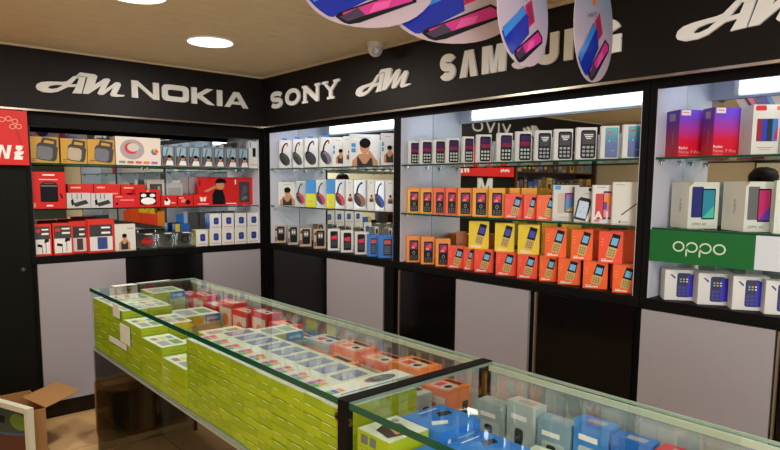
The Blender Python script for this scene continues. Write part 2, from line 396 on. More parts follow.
# ------------------------------------------------------------------ wall cabinets
LZ = 1.115; S1 = 1.728; S2 = 1.428; DEP = .28
def cabinet_R(name, y0, y1, label, doors, strips=()):
    """display cabinet against the right wall; y0 > y1"""
    root = empty(name, (.14, (y0+y1)/2, 0), label, 'cabinet', 'display cabinets along the right wall')
    b = MB(); b.box(0, DEP+.012, y1, y1+.03, 1.116, 2.13, BLACK); b.box(0, DEP+.012, y0-.03, y0, 1.116, 2.13, BLACK)
    b.box(0, .012, y1+.0305, y0-.0305, 2.015, 2.13, BLACK); b.build('frame', root)
    b = MB(); b.box(.0125, .016, y1+.031, y0-.031, 2.016, 2.115, WHITES); b.box(.0165, DEP, y1+.031, y0-.031, 2.1155, 2.125, WHITES); b.build('header_lining', root)
    for ya in (y1+.0305, y0-.0345):
        b = MB(); b.box(.003, DEP-.002, ya, ya+.004, LZ+.001, 2.115, WHITES); b.build('side_panel', root)
    b = MB(); b.box(DEP, DEP+.006, y1+.031, y0-.031, LZ+.001, 2.115, MIRROR); b.build('back_mirror', root)
    for z in (S1, S2):
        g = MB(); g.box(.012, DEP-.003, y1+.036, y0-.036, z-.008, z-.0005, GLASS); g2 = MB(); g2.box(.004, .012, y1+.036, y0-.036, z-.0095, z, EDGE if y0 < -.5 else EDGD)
        s = g.build('glass_shelf', root); g2.build('green_edge', s)
        for yy in (y0-.045, y1+.045):
            for xx in (.04, .22):
                c = MB(); c.box(xx-.008, xx+.008, yy-.010, yy+.010, z-.0165, z-.009, STEEL); c.cyl((xx, yy, z-.028), (xx, yy, z-.0165), .005, .005, STEEL, 8); c.build('shelf_clip', root)
    b = MB(); b.box(-.004, DEP+.01, y1, y0, 1.068, LZ, BLACK); b.build('ledge', root, bevel=.003)
    b = MB(); b.box(.02, DEP, y1+.001, y0-.001, .10, 1.067, BLACK); b.box(.04, DEP, y1+.001, y0-.001, .001, .0995, BLACKG); b.build('base', root)
    for ya, yb, m, nm, lb in doors:
        b = MB(); b.box(.001, .0195, yb+.002, ya-.002, .105, 1.064, m); d = b.build(nm, root, bevel=.001)
        if lb: d['label'] = lb
    for ya in strips:
        b = MB(); b.box(-.0015, .018, ya-.004, ya+.004, .105, 1.062, M(120, 104, 84, .35)); b.build('edge_strip', root)
    return root
W_, K_ = WHITEL, BLACKG
cabinet_R('display_cabinet', -.03, -1.620, 'corner display cabinet of headphone boxes under the SONY letters', [(-.10, -.845, K_, 'door', 'gloss black door'), (-.855, -1.495, W_, 'door', 'white laminate door'), (-1.505, -1.60, BLACK, 'filler_panel', None)])
cabinet_R('display_cabinet', -1.623, -3.237, 'middle display cabinet packed with orange and yellow phone boxes', [(-1.66, -2.133, K_, 'door', 'gloss black door'), (-2.138, -2.650, W_, 'door', 'white laminate door'), (-2.705, -3.218, K_, 'door', 'gloss black door')], strips=(-1.650, -2.69))
cabinet_R('display_cabinet', -3.240, -4.85, 'right display cabinet with the green OPPO strip and smartphone boxes', [(-3.228-.02, -3.778, W_, 'door', 'white laminate door'), (-3.80, -4.32, K_, 'door', 'gloss black door'), (-4.33, -4.83, W_, 'door', 'white laminate door')], strips=(-3.789,))

# left (back wall) cabinet
root = empty('display_cabinet', (-.88, .14, 0), 'back wall display cabinet of red accessory boxes under NOKIA sign', 'cabinet')
x0, x1 = -1.738, -.032
b = MB(); b.box(x0, x0+.025, 0, DEP+.012, 1.116, 2.05, BLACK); b.box(x1-.03, x1, -.0, DEP+.012, 1.116, 2.05, BLACK)
b.box(x0+.0255, x1-.0305, 0, .012, 1.962, 2.0575, BLACK); b.build('frame', root)
b = MB(); b.box(x1-.0345, x1-.0305, .003, DEP-.002, LZ+.001, 1.995, WHITES); b.build('side_panel', root)
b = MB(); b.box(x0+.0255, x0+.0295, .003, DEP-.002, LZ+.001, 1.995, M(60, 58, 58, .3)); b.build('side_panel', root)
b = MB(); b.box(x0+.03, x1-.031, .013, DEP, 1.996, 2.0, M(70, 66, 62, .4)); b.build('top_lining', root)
b = MB(); b.box(x0+.03, x1-.031, DEP, DEP+.006, LZ+.001, 1.995, MIRROR); b.build('back_mirror', root)
for z in (S1, S2):
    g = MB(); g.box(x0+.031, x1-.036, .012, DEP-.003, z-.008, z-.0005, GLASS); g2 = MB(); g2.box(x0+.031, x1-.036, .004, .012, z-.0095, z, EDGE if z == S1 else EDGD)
    s = g.build('glass_shelf', root); g2.build('green_edge', s)
    for xx in (x0+.045, -.88, x1-.05):
        c = MB(); c.box(xx-.010, xx+.010, .212, .228, z-.0165, z-.009, STEEL); c.cyl((xx, .22, z-.028), (xx, .22, z-.0165), .005, .005, STEEL, 8); c.build('shelf_clip', root)
b = MB(); b.box(x0, x1, -.004, DEP+.01, 1.068, LZ, BLACK); b.build('ledge', root, bevel=.003)
b = MB(); b.box(x0, x1, .02, DEP, .115, 1.067, BLACK); b.box(x0, x1, .03, DEP, .001, .1145, BLACKG); b.build('base', root)
for xa, xb, m, lb in ((-1.706, -1.148, W_, 'white laminate door'), (-1.142, -.570, K_, 'gloss black door'), (-.562, -.062, W_, 'white laminate door')):
    b = MB(); b.box(xa, xb, .001, .0195, .12, 1.064, m); o = b.build('door', root, bevel=.001); o['label'] = lb
b = MB(); b.box(-.0315, .019, -.0295, .019, .001, 2.0575, BLACK); struct('trim_3', b)

# tall black cupboard at the far left with lock, letters and red sign
root = empty('cupboard', (-2.24, .14, 0), 'tall matt black cupboard with round lock left of the back wall cabinet', 'cupboard')
b = MB(); b.box(-2.76, -1.7395, .02, .29, .001, 2.0575, BLACK); b.build('body', root)
for xa, xb in ((-2.755, -2.242), (-2.238, -1.7395)):
    b = MB(); b.box(xa, xb, 0, .0195, .02, 2.055, PANEL); d = b.build('door', root, bevel=.0015)
    if xb > -2:
        c = MB(); c.cyl((-1.79, -.001, 1.04), (-1.79, -.010, 1.04), .013, .012, STEEL, 20); c.cyl((-1.79, -.0101, 1.04), (-1.79, -.0125, 1.04), .007, .006, M(90, 90, 90, .3, 1), 16); c.build('lock', d)
b = MB(); solid(b, Fr((-2.36, -.0005, 1.52), (1, 0, 0), (0, 0, 1), 1, 1), glyph('M', .26, .17, .06), .008, LETTER); o = b.build('letter', root); o['label'] = 'white letter M'
# red sign box
RED = M(208, 20, 18, .45)
b = MB(); b.box(-2.70, -1.728, -.045, -.001, 1.708, 2.046, RED)
F = Fr((-2.70, -.045, 1.708), (1, 0, 0), (0, 0, 1), .972, .338)
WH = M(238, 236, 234, .5)
poly(b, F, [(.81, .11), (.835, .11), (.852, .29), (.862, .11), (.885, .11), (.905, .36), (.882, .36), (.872, .2), (.856, .36), (.84, .36), (.825, .2), (.815, .3)], WH)
poly(b, F, [(.912, .10), (.962, .10), (.966, .16), (.945, .17), (.968, .21), (.972, .26), (.948, .25), (.966, .31), (.97, .36), (.93, .36), (.925, .3), (.938, .27), (.916, .23), (.92, .18)], WH)
for k_, (aa, bb) in enumerate(((.86, .82), (.895, .84), (.93, .80), (.915, .70), (.95, .71))):
    arc(b, F, aa, bb, .014, .035, 0, 360, .004, M(235, 170, 150, .5), 1, 12)
for q in range(4): poly(b, F, [(.935+q*.008, .62-q*.08), (.94+q*.008, .62-q*.08), (.948+q*.008, .54-q*.08), (.943+q*.008, .54-q*.08)], M(120, 20, 18))
text(b, F, 'sale', .1, .55, .16, WH, shear=.3) if False else None
for q in range(5): ell(b, F, .1+q*.035, .2+.02*(q % 2), .012, .05, WH)
tag(b.build('sign_box'), 'red lightbox sign with white slanted letters on the black cupboard', 'sign')

# ------------------------------------------------------------------ lamps
def ceiling_light(x, y, label):
    root = empty('ceiling_light', (x, y, ZC), label, 'light', 'round downlights')
    b = MB(); b.cyl((x, y, ZC-.008), (x, y, ZC-.0005), .138, .141, M(225, 222, 215, .4), 40); b.build('rim', root)
    b = MB(); b.cyl((x, y, ZC-.0095), (x, y, ZC-.0081), .132, .132, emis('downlight_diffuser', (1, .93, .85), 2.2), 40, False); b.build('diffuser', root)
    l = bpy.data.lights.new('downlight', 'AREA'); l.shape = 'DISK'; l.size = .21; l.energy = DISC_W; l.color = (1, .93, .83)
    o = bpy.data.objects.new('downlight', l); COL.objects.link(o); o.parent = root; o.location = (0, 0, -.016)
ceiling_light(-.915, -.955, 'round white ceiling downlight above the far end of the counter')
ceiling_light(-1.575, -1.60, 'round ceiling downlight cut by the photo top edge left of centre')
for x, y, t in ((-2.5, -1.0, 'round downlight above the black cupboard outside the photo'), (-2.9, -3.2, 'round downlight behind the standing person outside the photo'), (-1.3, -4.3, 'added round downlight above the near counter, out of view, brightening the SAMSUNG letters'), (-1.6, -5.6, 'round downlight over the near counter end outside the photo'), (-3.6, -5.2, 'round downlight near the entrance outside the photo')):  # the SAMSUNG-letter lamp is an added, unseen source to brighten that sign
    ceiling_light(x, y, t)
def tube(y0, y1, label):
    root = empty('tube_light', (.03, (y0+y1)/2, 2.03), label, 'light', 'glowing battens inside the wall cabinets')
    b = MB(); b.box(.0165, .022, y1, y0, 2.026, 2.096, M(230, 232, 238, .4)); b.build('fixture', root)
    b = MB(); b.box(.0225, .040, y1+.02, y0-.02, 2.042, 2.092, emis('tube_glow', (.90, .95, 1), TUBE_E)); b.build('diffuser', root, bevel=.006)
    for y in (y1, y0-.0195):
        b = MB(); b.box(.0225, .042, y, y+.0195, 2.028, 2.094, M(235, 235, 235, .4)); b.build('end_cap', root)
tube(-.16, -1.53, 'glowing tube light inside the corner display cabinet header')
tube(-1.76, -3.12, 'glowing tube light inside the middle display cabinet header')
tube(-3.385, -4.72, 'glowing tube light inside the right display cabinet header')

# security dome camera
x, y = -.165, -1.60
root = empty('dome_camera', (x, y, ZC), 'small white dome security camera on the ceiling above SONY sign', 'camera')
WP = M(196, 192, 184, .4)
b = MB(); b.cyl((x, y, ZC-.03), (x, y, ZC-.0005), .052, .058, WP, 28); b.build('mount', root)
b = MB(); b.ball((x, y, ZC-.030), .046, .046, -.052, WP, 24, True); b.build('dome', root)
d = (CAMP-Vector((x, y, ZC-.05))).normalized(); c0 = Vector((x, y, ZC-.045))
b = MB(); b.cyl(c0+d*.030, c0+d*.049, .021, .018, M(16, 16, 18, .1), 20); b.build('lens', root)

# ------------------------------------------------------------------ cartons with printing
LOG = []
def carton(name, label, group, wall, off, zs, l, e, r, yt=None, h=None, d=.06, delta=None, naz=None, design=None, body=None, side=None, top=None, cat='box', wmin=None):
    if wall == 'R': P = Vector((off, onR(e, off, zs), zs))
    else: P = Vector((onL(e, off, zs), off, zs))
    ca = math.degrees(math.atan2(CX0-P.x, CY0-P.y))
    a = math.radians(naz if naz is not None else (180 if (wall == 'L' and delta is None) else ca-(delta or 0)))
    n = Vector((math.sin(a), math.cos(a), 0)); u = Vector((-n.y, n.x, 0))
    w = bis(lambda t: proj(P+u*t)[0]-r, .001, .7)
    if wmin: w = max(w, wmin)
    if l is not None: d = min(.24, bis(lambda t: l-proj(P-n*t)[0], .005, .3))
    if h is None: h = bis(lambda t: yt-proj(P+Vector((0, 0, t)))[1], .01, .6)
    # keep the carton inside its cabinet
    bx = [P, P+u*w, P-n*d, P+u*w-n*d]
    lim = DEP-.006
    ov = max((q.x if wall == 'R' else q.y) for q in bx)-lim
    if ov > 0 and abs((n.x if wall == 'R' else n.y)) > .2: d = max(.02, d-ov/abs(n.x if wall == 'R' else n.y))
    b = MB(); bm_ = body or WHB; b.obox(P-n*d, u*w, n*d, Vector((0, 0, h)), bm_)
    F = Fr(P, u, (0, 0, 1), w, h); S = Fr(P-n*d, n, (0, 0, 1), d, h); T = Fr(P+Vector((0, 0, h)), u, -n, w, d)
    if side: rect(b, S, 0, 0, 1, 1, side)
    if top: rect(b, T, 0, 0, 1, 1, top)
    if design: design(b, F, S, T)
    o = b.build(name, org=tuple(P+u*w/2-n*d/2)); tag(o, label, cat, group)
    LOG.append((name, round(w, 3), round(d, 3), round(h, 3)))
    return o, P, u, n, w, d, h
WHB = M(220, 221, 220, .45); CREAM = M(222, 220, 212, .45)
DK = M(14, 16, 22, .5, 0, .2); SCR = M(62, 22, 84, .5, 0, .2); PK = M(232, 26, 84, .5); GREY = M(150, 152, 156, .4); GR2 = M(104, 108, 110, .4)
ORB = M(244, 146, 24, .45); YOB = M(248, 176, 34, .45); ORR = M(250, 98, 20, .45); RDO = M(248, 72, 40, .45); YEL = M(240, 214, 16, .45)
BLUEP = M(24, 110, 214, .4); GOLD = M(206, 176, 104, .35); LBL = M(110, 190, 235, .3)
def keypad(b, F, a0, b0, a1, b1, body=DK, scr=((SCR, 0, 1), (PK, .05, .48)), keys=GREY, rows=3):
    rrect(b, F, a0, b0, a1, b1, body, 1, .16); W = a1-a0; H = b1-b0
    for m, s0, s1 in scr: rect(b, F, a0+.1*W, b0+H*(.50+.42*s0), a1-.1*W, b0+H*(.50+.42*s1), m, 2)
    for i in range(rows):
        for j in range(3): rrect(b, F, a0+W*(.12+.28*j), b0+H*(.07+.42/rows*i), a0+W*(.32+.28*j), b0+H*(.07+.42/rows*i+.26/rows), keys, 2, .25)
def d_white(scr=((SCR, 0, 1), (PK, .12, .45)), keys=M(180, 196, 182, .4), a=(.24, .05, .96, .93)):
    def f(b, F, S, T):
        keypad(b, F, *a, scr=scr, keys=keys); rect(b, S, .3, .3, .42, .75, GREY)
    return f
def d_text(b, F, S, T):
    keypad(b, F, .22, .05, .95, .92, scr=((M(34, 40, 46, .2), 0, 1),), keys=GREY)
    for q, (x0_, x1_) in enumerate(((.38, .82), (.42, .80), (.48, .72))): rect(b, F, x0_, .76-.055*q, x1_, .79-.055*q, WH, 3)
BGRAD = ramp_mat('teal_to_blue_print', [(0, (24, 40, 120)), (.45, (22, 70, 150)), (1, (30, 180, 180))])
def d_back(b, F, S, T):
    rrect(b, F, .24, .05, .95, .95, BGRAD, 1, .1); rrect(b, F, .34, .78, .62, .85, M(235, 90, 50, .4), 2, .3); ell(b, F, .48, .55, .02, .02, WH, 2); rect(b, F, .6, .25, .8, .262, LBL, 2)
    rect(b, S, .3, .3, .4, .6, GREY)
MULTI = ramp_mat('rainbow_screen_print', [(0, (30, 30, 40)), (.5, (60, 20, 90)), (.62, (240, 80, 30)), (.75, (230, 30, 120)), (.88, (60, 60, 200)), (1, (40, 60, 190))])
def d_orange(edge):
    def f(b, F, S, T):
        rrect(b, F, .20, .06, .86, .84, DK, 1, .12)
        rect(b, F, .27, .50, .79, .79, M(110, 24, 120, .5), 2); poly(b, F, [(.30, .55), (.55, .53), (.76, .62), (.72, .76), (.5, .72)], M(236, 52, 90, .3), 3); poly(b, F, [(.32, .54), (.6, .53), (.5, .62)], M(250, 170, 30, .3), 4)
        arc(b, F, .53, .36, .07, .05, 0, 360, .03, GREY, 2, 12)
        for i in range(3):
            for j in range(3): rect(b, F, .28+.18*j, .10+.06*i, .40+.18*j, .135+.06*i, M(70, 74, 80, .4), 2)
        rect(b, F, 0, .92, 1, 1, edge, 1)
    return f
def d_gold(ph=(.60, .52), txt=True, scr=LBL):
    def f(b, F, S, T):
        c = ph; asp = F.w/F.h
        R2 = lambda P_: rotpts(P_, c, -14, asp)
        poly(b, F, R2([(c[0]-.17, c[1]-.36), (c[0]+.17, c[1]-.36), (c[0]+.19, c[1]-.30), (c[0]+.19, c[1]+.36), (c[0]-.19, c[1]+.36), (c[0]-.19, c[1]-.30)]), GOLD, 1)
        poly(b, F, R2([(c[0]-.19, c[1]-.02), (c[0]+.19, c[1]-.02), (c[0]+.17, c[1]+.40), (c[0]-.17, c[1]+.40)]), DK, 2)
        poly(b, F, R2([(c[0]-.13, c[1]+.05), (c[0]+.13, c[1]+.05), (c[0]+.13, c[1]+.28), (c[0]-.13, c[1]+.28)]), scr, 3)
        for i in range(3):
            for j in range(3): poly(b, F, R2([(c[0]-.13+.1*j, c[1]-.30+.08*i), (c[0]-.07+.1*j, c[1]-.30+.08*i), (c[0]-.07+.1*j, c[1]-.255+.08*i), (c[0]-.13+.1*j, c[1]-.255+.08*i)]), M(120, 96, 50, .4), 3)
        if txt:
            rect(b, F, .12, .055, .62, .095, WH, 1); rect(b, F, .12, .115, .34, .135, WH, 1)
        for q in range(3): rect(b, F, .08, .55+.1*q, .2, .565+.1*q, M(250, 170, 120, .5), 1)
    return f
SK = M(196, 138, 100, .6); HAIR = M(12, 9, 8, .7, 0, .15); VEST = M(30, 30, 36, .6)
def man(b, F, c, s, k=1, band=False):
    a, v = c; asp = F.w/F.h
    poly(b, F, [(a-.34*s, v-.62*s*asp), (a+.36*s, v-.62*s*asp), (a+.33*s, v-.18*s*asp), (a+.12*s, v-.02*s*asp), (a-.14*s, v-.02*s*asp), (a-.32*s, v-.2*s*asp)], SK, k)
    poly(b, F, [(a-.2*s, v-.62*s*asp), (a+.22*s, v-.62*s*asp), (a+.2*s, v-.06*s*asp), (a+.04*s, v-.28*s*asp), (a-.04*s, v-.28*s*asp), (a-.2*s, v-.06*s*asp)], VEST, k+1)
    rect(b, F, a-.06*s, v-.08*s*asp, a+.06*s, v+.08*s*asp, SK, k+1)
    ell(b, F, a, v+.17*s*asp, .13*s, .19*s*asp, SK, k+2)
    ell(b, F, a+.01*s, v+.26*s*asp, .15*s, .13*s*asp, HAIR, k+3)
    poly(b, F, [(a+.30*s, v-.3*s*asp), (a+.36*s, v-.25*s*asp), (a+.13*s, v+.08*s*asp), (a+.08*s, v+.02*s*asp)], SK, k+3)
def hp(b, F, c, s, col, band=DK, k=1):
    """headphone drawn in the width of the face: big headband and one ear cup"""
    a, v = c; X = lambda t: a+(t-.5)*s
    arc(b, F, X(.66), .50, .38*s, .36, 90, 200, .14*s, band, k, 14)
    for q, (cx, cy, rx, ry, m) in enumerate(((.40, .33, .36, .25, band), (.50, .32, .34, .22, col), (.30, .31, .18, .19, M(40, 42, 48, .5)))):
        P_ = [(X(cx)+rx*s*math.cos(t), cy+ry*math.sin(t)) for t in [i*math.pi/9 for i in range(18)]]
        poly(b, F, rotpts(P_, (X(cx), cy), 28, F.w/F.h), m, k+1+q)
# ---- middle cabinet, top glass shelf: white boxes
G = 'white phone boxes on the top glass shelf of the middle cabinet'
row = [(408, 411, 420, 141), (419.5, 423, 432, 140), (433, 436.5, 445, 139.5), (445.5, 449, 459, 138), (460, 464, 473.5, 136.5), (474, 479, 491, 134.5), (494.5, 499.5, 512, 133), (513, 518, 531, 131.5),
       (532, 536.5, 551, 130.5), (551.5, 557, 572, 129), (573.5, 579, 596, 127.5), (598, 603, 618, 126), (620, 625, 643, 124.5)]
tl = ['red-screen keypad phone']*8+['dark-screen keypad phone']*3+['teal and blue smartphone']*2
for i, (l, e, r, yt) in enumerate(row):
    des = d_white() if i < 8 else (d_text if i < 11 else d_back)
    k_ = ORD[i+1] if i < 7 else ORD[13-i]
    sd = 'left' if i < 7 else 'right'
    k_ = ('leftmost' if i == 0 else 'rightmost' if i == 12 else k_+' from '+sd)
    carton('phone_box', 'white %s box, %s on middle cabinet top shelf' % (tl[i], k_), G, 'R', .03, S1, None, l+(0 if i < 4 else 2), r, yt, d=.05, delta=6, design=des, side=CREAM, top=WH)
# ---- middle cabinet, second shelf
row = [(407.5, 420, 187.5, YOB, ORB), (420.5, 433, 188, YOB, ORB), (433.5, 445, 188, ORR, ORR), (445.5, 457, 188, ORR, ORR), (457.5, 472, 188, ORB, ORB), (472.5, 488, 188, YOB, YOB), (488.5, 504, 188, YOB, YOB)]
lb = ['amber phone box with edge lit keypad phone, leftmost on middle cabinet second shelf', 'amber keypad phone box, second from left on middle cabinet second shelf', 'orange-red keypad phone box, third from left on middle cabinet second shelf', 'orange-red keypad phone box, fourth from left on middle cabinet second shelf', 'plain orange keypad phone box, fifth from left on middle cabinet second shelf', 'amber keypad phone box, sixth from left on middle cabinet second shelf', 'amber keypad phone box left of the red gold-phone cartons, second shelf']
for i, (e, r, yt, c, c2) in enumerate(row):
    carton('phone_box', lb[i], 'orange keypad phone boxes on the second shelf', 'R', .03, S2, None, e, r, yt, d=.05, delta=2, design=d_orange(c2), body=c)
for i, (e, r) in enumerate(((486, 505), (509, 519), (521, 536))):
    carton('phone_box', ['amber carton standing behind the seventh orange box, second shelf', 'plain amber carton behind the red gold-phone cartons, left one', 'plain amber carton behind the red gold-phone cartons, right one'][i], 'amber cartons at the back of the second shelf', 'R', .17, S2, None, e, r, 188, d=.05, delta=2, body=YOB)
carton('phone_box', 'red-orange carton with gold keypad phone beside the amber boxes, second shelf', 'red cartons on the second shelf', 'R', .03, S2, None, 504.5, 523, 194, d=.07, delta=2, design=d_gold((.62, .5)), body=RDO)
carton('phone_box', 'red-orange carton with gold phone, middle of three on second shelf', 'red cartons on the second shelf', 'R', .045, S2, None, 523.5, 536, 194.5, d=.06, delta=2, design=d_gold((.62, .5)), body=RDO)
carton('phone_box', 'orange carton with gold phone left of the white smartphone box', 'red cartons on the second shelf', 'R', .04, S2, None, 536.5, 553, 195, d=.07, delta=2, design=d_gold((.78, .5)), body=ORR)
def d_vivo(b, F, S, T):
    rect(b, F, .05, .87, .28, .99, M(30, 150, 225, .4)); rrect(b, F, .18, .22, .55, .78, M(208, 196, 176, .35), 1, .1); rrect(b, F, .45, .24, .86, .78, DK, 2, .1)
    rect(b, F, .48, .27, .83, .75, M(90, 150, 215, .3), 3); poly(b, F, [(.48, .27), (.83, .27), (.83, .45)], M(240, 196, 70, .3), 4); poly(b, F, [(.48, .60), (.83, .75), (.48, .75)], M(196, 80, 190, .3), 4); rect(b, F, .25, .1, .6, .115, GREY)
def d_note(b, F, S, T):
    R2 = lambda P_: rotpts(P_, (.42, .35), -12, F.w/F.h)
    rect(b, F, .45, .80, .85, .825, GREY); rrect(b, F, .68, .88, .9, .97, DK, 1); poly(b, F, R2([(.10, .06), (.72, .06), (.74, .62), (.64, .70), (.18, .70), (.08, .60)]), DK, 1)
    poly(b, F, R2([(.16, .12), (.66, .12), (.66, .6), (.16, .6)]), M(14, 30, 60, .15), 2)
    for x_, y_ in ((.3, .3), (.45, .42), (.5, .28), (.35, .5), (.42, .2)): ell(b, F, x_, y_, .025, .02, LBL, 3)
    poly(b, F, [(.55, .02), (.72, .02), (1, .5), (1, .72)], WH, 4); poly(b, F, [(.72, .02), (.98, .02), (.98, .44)], M(50, 50, 96, .3), 5); poly(b, F, [(.9, .7), (1, .8), (1, .6)], PK, 4)
    rect(b, S, 0, 0, 1, 1, M(60, 62, 66))
def d_A(b, F, S, T):
    rrect(b, F, .14, .1, .60, .78, M(212, 28, 34, .35), 1, .08); rrect(b, F, .50, .12, .92, .84, DK, 2, .08); rect(b, F, .53, .16, .89, .8, M(232, 130, 150, .3), 3)
    poly(b, F, [(.53, .55), (.72, .45), (.89, .62), (.8, .78), (.6, .74)], M(250, 140, 20, .3), 4); rect(b, F, .53, .36, .68, .56, M(96, 46, 150, .3), 4)
    text(b, F, 'A', .10, .12, .20, WH, 6, bold=.03); text(b, F, 'J', .62, .12, .20, WH, 6, bold=.03) if False else rect(b, F, .66, .12, .74, .32, WH, 6)
    rect(b, F, .2, .93, .6, .95, GREY); rect(b, F, .1, .05, .35, .085, M(212, 28, 34))
def d_pen(b, F, S, T):
    poly(b, F, [(.30, .24), (.34, .22), (.97, .56), (.97, .60)], M(70, 66, 60, .3)); rect(b, F, .24, .05, .30, .09, DK); rect(b, F, .34, .055, .55, .075, GREY); rect(b, F, .1, .93, .4, .945, GREY)
carton('smartphone_box', 'white smartphone box with blue corner tag and twin handset picture', None, 'R', .05, S2, None, 552.5, 578, 185, d=.05, delta=6, design=d_vivo)
carton('smartphone_box', 'pale grey smartphone box with tilted black handset picture', None, 'R', .04, S2, 571, 573.5, 594, 187, d=.05, delta=6, design=d_note, body=M(196, 198, 192))
carton('smartphone_box', 'white smartphone box with red handset and big letter A', None, 'R', .035, S2, None, 591.5, 613, 185, d=.05, delta=6, design=d_A)
carton('smartphone_box', 'plain off-white smartphone box with a dark diagonal stylus', None, 'R', .03, S2, None, 611.5, 641, 182, d=.05, delta=6, design=d_pen, body=M(216, 214, 204))
# ---- middle cabinet, ledge
g = 'orange keypad phone boxes on the middle cabinet ledge'
for i, (e, r, yt) in enumerate(((406.5, 420, 236), (421, 434.5, 237), (435.5, 450, 239))):
    carton('phone_box', 'orange keypad phone box on middle cabinet ledge, %s' % ['nearest the left post', 'second from the left post', 'touching the first red carton'][i], g, 'R', .03, LZ, None, e, r, yt, d=.06, delta=2, design=d_orange(ORB), body=ORB)
carton('carton', 'small plain brown carton behind the first red carton', 'small plain cartons', 'R', .16, LZ, None, 456, 466, 232, d=.06, delta=2, body=M(176, 98, 40))
carton('carton', 'small plain brown carton between the first two yellow boxes', 'small plain cartons', 'R', .17, LZ, None, 486, 494, 234, d=.05, delta=2, body=M(190, 104, 44))
hr = .128; g = 'red and orange gold-phone cartons in the ledge bottom row'
rows = [(447.5, 465, RDO, .03), (463.5, 473.5, RDO, .045), (474, 493, RDO, .025), (495.5, 516, RDO, .025), (517, 537, RDO, .03), (539, 556.5, ORR, .045), (557.5, 580, ORR, .03), (582.5, 607, ORR, .025), (612, 636, ORR, .025)]
for i, (e, r, c, of) in enumerate(rows):
    k_ = 'first' if i == 0 else ORD[i+1]
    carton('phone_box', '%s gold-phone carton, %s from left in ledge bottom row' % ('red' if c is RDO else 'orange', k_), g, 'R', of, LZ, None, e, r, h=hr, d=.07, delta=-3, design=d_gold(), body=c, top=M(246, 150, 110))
g = 'gold-phone cartons stacked in the upper row of the ledge'
VSC = M(44, 60, 190, .25)
for i, (e, r, c, lbx) in enumerate([(468.5, 488.5, YEL, 'yellow keypad phone carton stacked above third red carton, leftmost yellow'), (494.5, 514, YEL, 'yellow keypad phone carton stacked above fourth red carton, middle front yellow'), (517.5, 539, YEL, 'yellow keypad phone carton with open right side next to the orange cartons'),
                                    (544.5, 566, ORR, 'orange gold-phone carton stacked in upper row, leftmost of three'), (570.5, 592, ORR, 'orange gold-phone carton stacked in upper row, middle of three'), (598, 622, RDO, 'orange-red gold-phone carton stacked in upper row, rightmost of three')]):
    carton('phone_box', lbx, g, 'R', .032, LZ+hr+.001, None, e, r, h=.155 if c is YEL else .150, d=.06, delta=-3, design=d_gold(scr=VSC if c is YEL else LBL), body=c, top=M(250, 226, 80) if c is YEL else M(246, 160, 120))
# back row of the ledge
for i, (e, r, c, zz, hh) in enumerate([(541, 556, YEL, LZ+hr+.001, .165), (561, 580, YEL, LZ+hr+.001, .165), (583, 607, ORR, LZ+hr+.001, .150), (610, 636, ORR, LZ+hr+.001, .150), (541, 556, ORR, LZ, hr), (561, 580, ORR, LZ, hr), (583, 607, RDO, LZ, hr), (610, 636, ORR, LZ, hr), (505, 520, YEL, LZ, hr), (522, 539, YEL, LZ, hr), (518, 537, YEL, LZ+hr+.001, .15)]):
    nm = {YEL: 'yellow', ORR: 'orange', RDO: 'red-orange'}[c]
    carton('phone_box', 'plain %s carton in the back row of the ledge, %s %s' % (nm, ['upper', 'lower'][zz == LZ], ['left of the orange trio', 'behind the orange trio middle', 'behind the orange trio right', 'beside the right post', 'left of the orange trio', 'behind the orange trio middle', 'behind the orange trio right', 'beside the right post', 'behind middle yellow', 'behind right yellow', 'behind right yellow'][i]),
           'back row cartons on the middle cabinet ledge', 'R', .13, zz, None, e, r, h=hh, d=.07, delta=-3, design=None, body=c)
# ---- corner cabinet (bay A)
def d_hp(col, a=.62):
    def f(b, F, S, T): hp(b, F, (.5, .5), .95, col); rect(b, F, .62, .78, .72, .90, M(200, 40, 50), 1)
    return f
def d_man(a=.5, tags=True, s=1.25):
    def f(b, F, S, T):
        man(b, F, (a, .42), s); rect(b, F, .3, .88, .7, .90, GREY)
        if tags:
            for q in range(2): rrect(b, F, .06, .44+.16*q, .2, .56+.16*q, M(40, 140, 205, .4), 6)
    return f
g = 'boxes on the corner cabinet top shelf'
for i, (l, e, r, yt) in enumerate(((278, 279.5, 291.5, 140), (292, 293, 303, 139), (303, 305, 318, 138), (319, 320.5, 333, 137))):
    o, P, u, n, w, d, h = carton('headphone_box', 'white headphone box, %s on the corner cabinet top shelf' % ['leftmost', 'second from left', 'third from left', 'fourth from left'][i], g, 'R', .03, S1, l, e, r, yt, delta=10, design=d_hp([M(60, 62, 66), M(64, 84, 80), M(50, 56, 60), M(120, 110, 140)][i]))
    t = MB(); c = P+u*(w*.5)-n*(d*.5)+Vector((0, 0, h)); t.obox(c-u*.02-n*.001, u*.04, n*.002, Vector((0, 0, .016)), BLUEP); t.build('hang_tab', o)
for i, (e, r, yt, a) in enumerate(((332.5, 344, 137, .7), (343.5, 350, 136, .8), (349.5, 379.5, 134, .5), (381, 394.5, 133, .62))):
    carton('headphone_box', ['narrow white box with cut-off man picture, corner cabinet top shelf', 'narrow white box edge beside the large man box, corner cabinet', 'large white box with man in dark vest, corner cabinet top shelf', 'white box with man in vest nearest the corner cabinet right post'][i], g, 'R', [.04, .05, .03, .03][i], S1, None, e, r, yt, d=.05, delta=4, design=d_man(a, i != 1), wmin=.05)
g = 'boxes on the corner cabinet second shelf'
def d_clear(col, a=.55):
    def f(b, F, S, T):
        rect(b, F, .03, .03, .97, .97, M(168, 176, 182, .12)); hp(b, F, (.5, .5), 1.0, col, DK, 2)
    return f
def d_by(b, F, S, T): rect(b, F, 0, 0, 1, .5, M(216, 214, 20)); rect(b, F, 0, .5, 1, 1, M(36, 140, 214)); rect(b, F, .3, .2, .7, .23, GREY, 2)
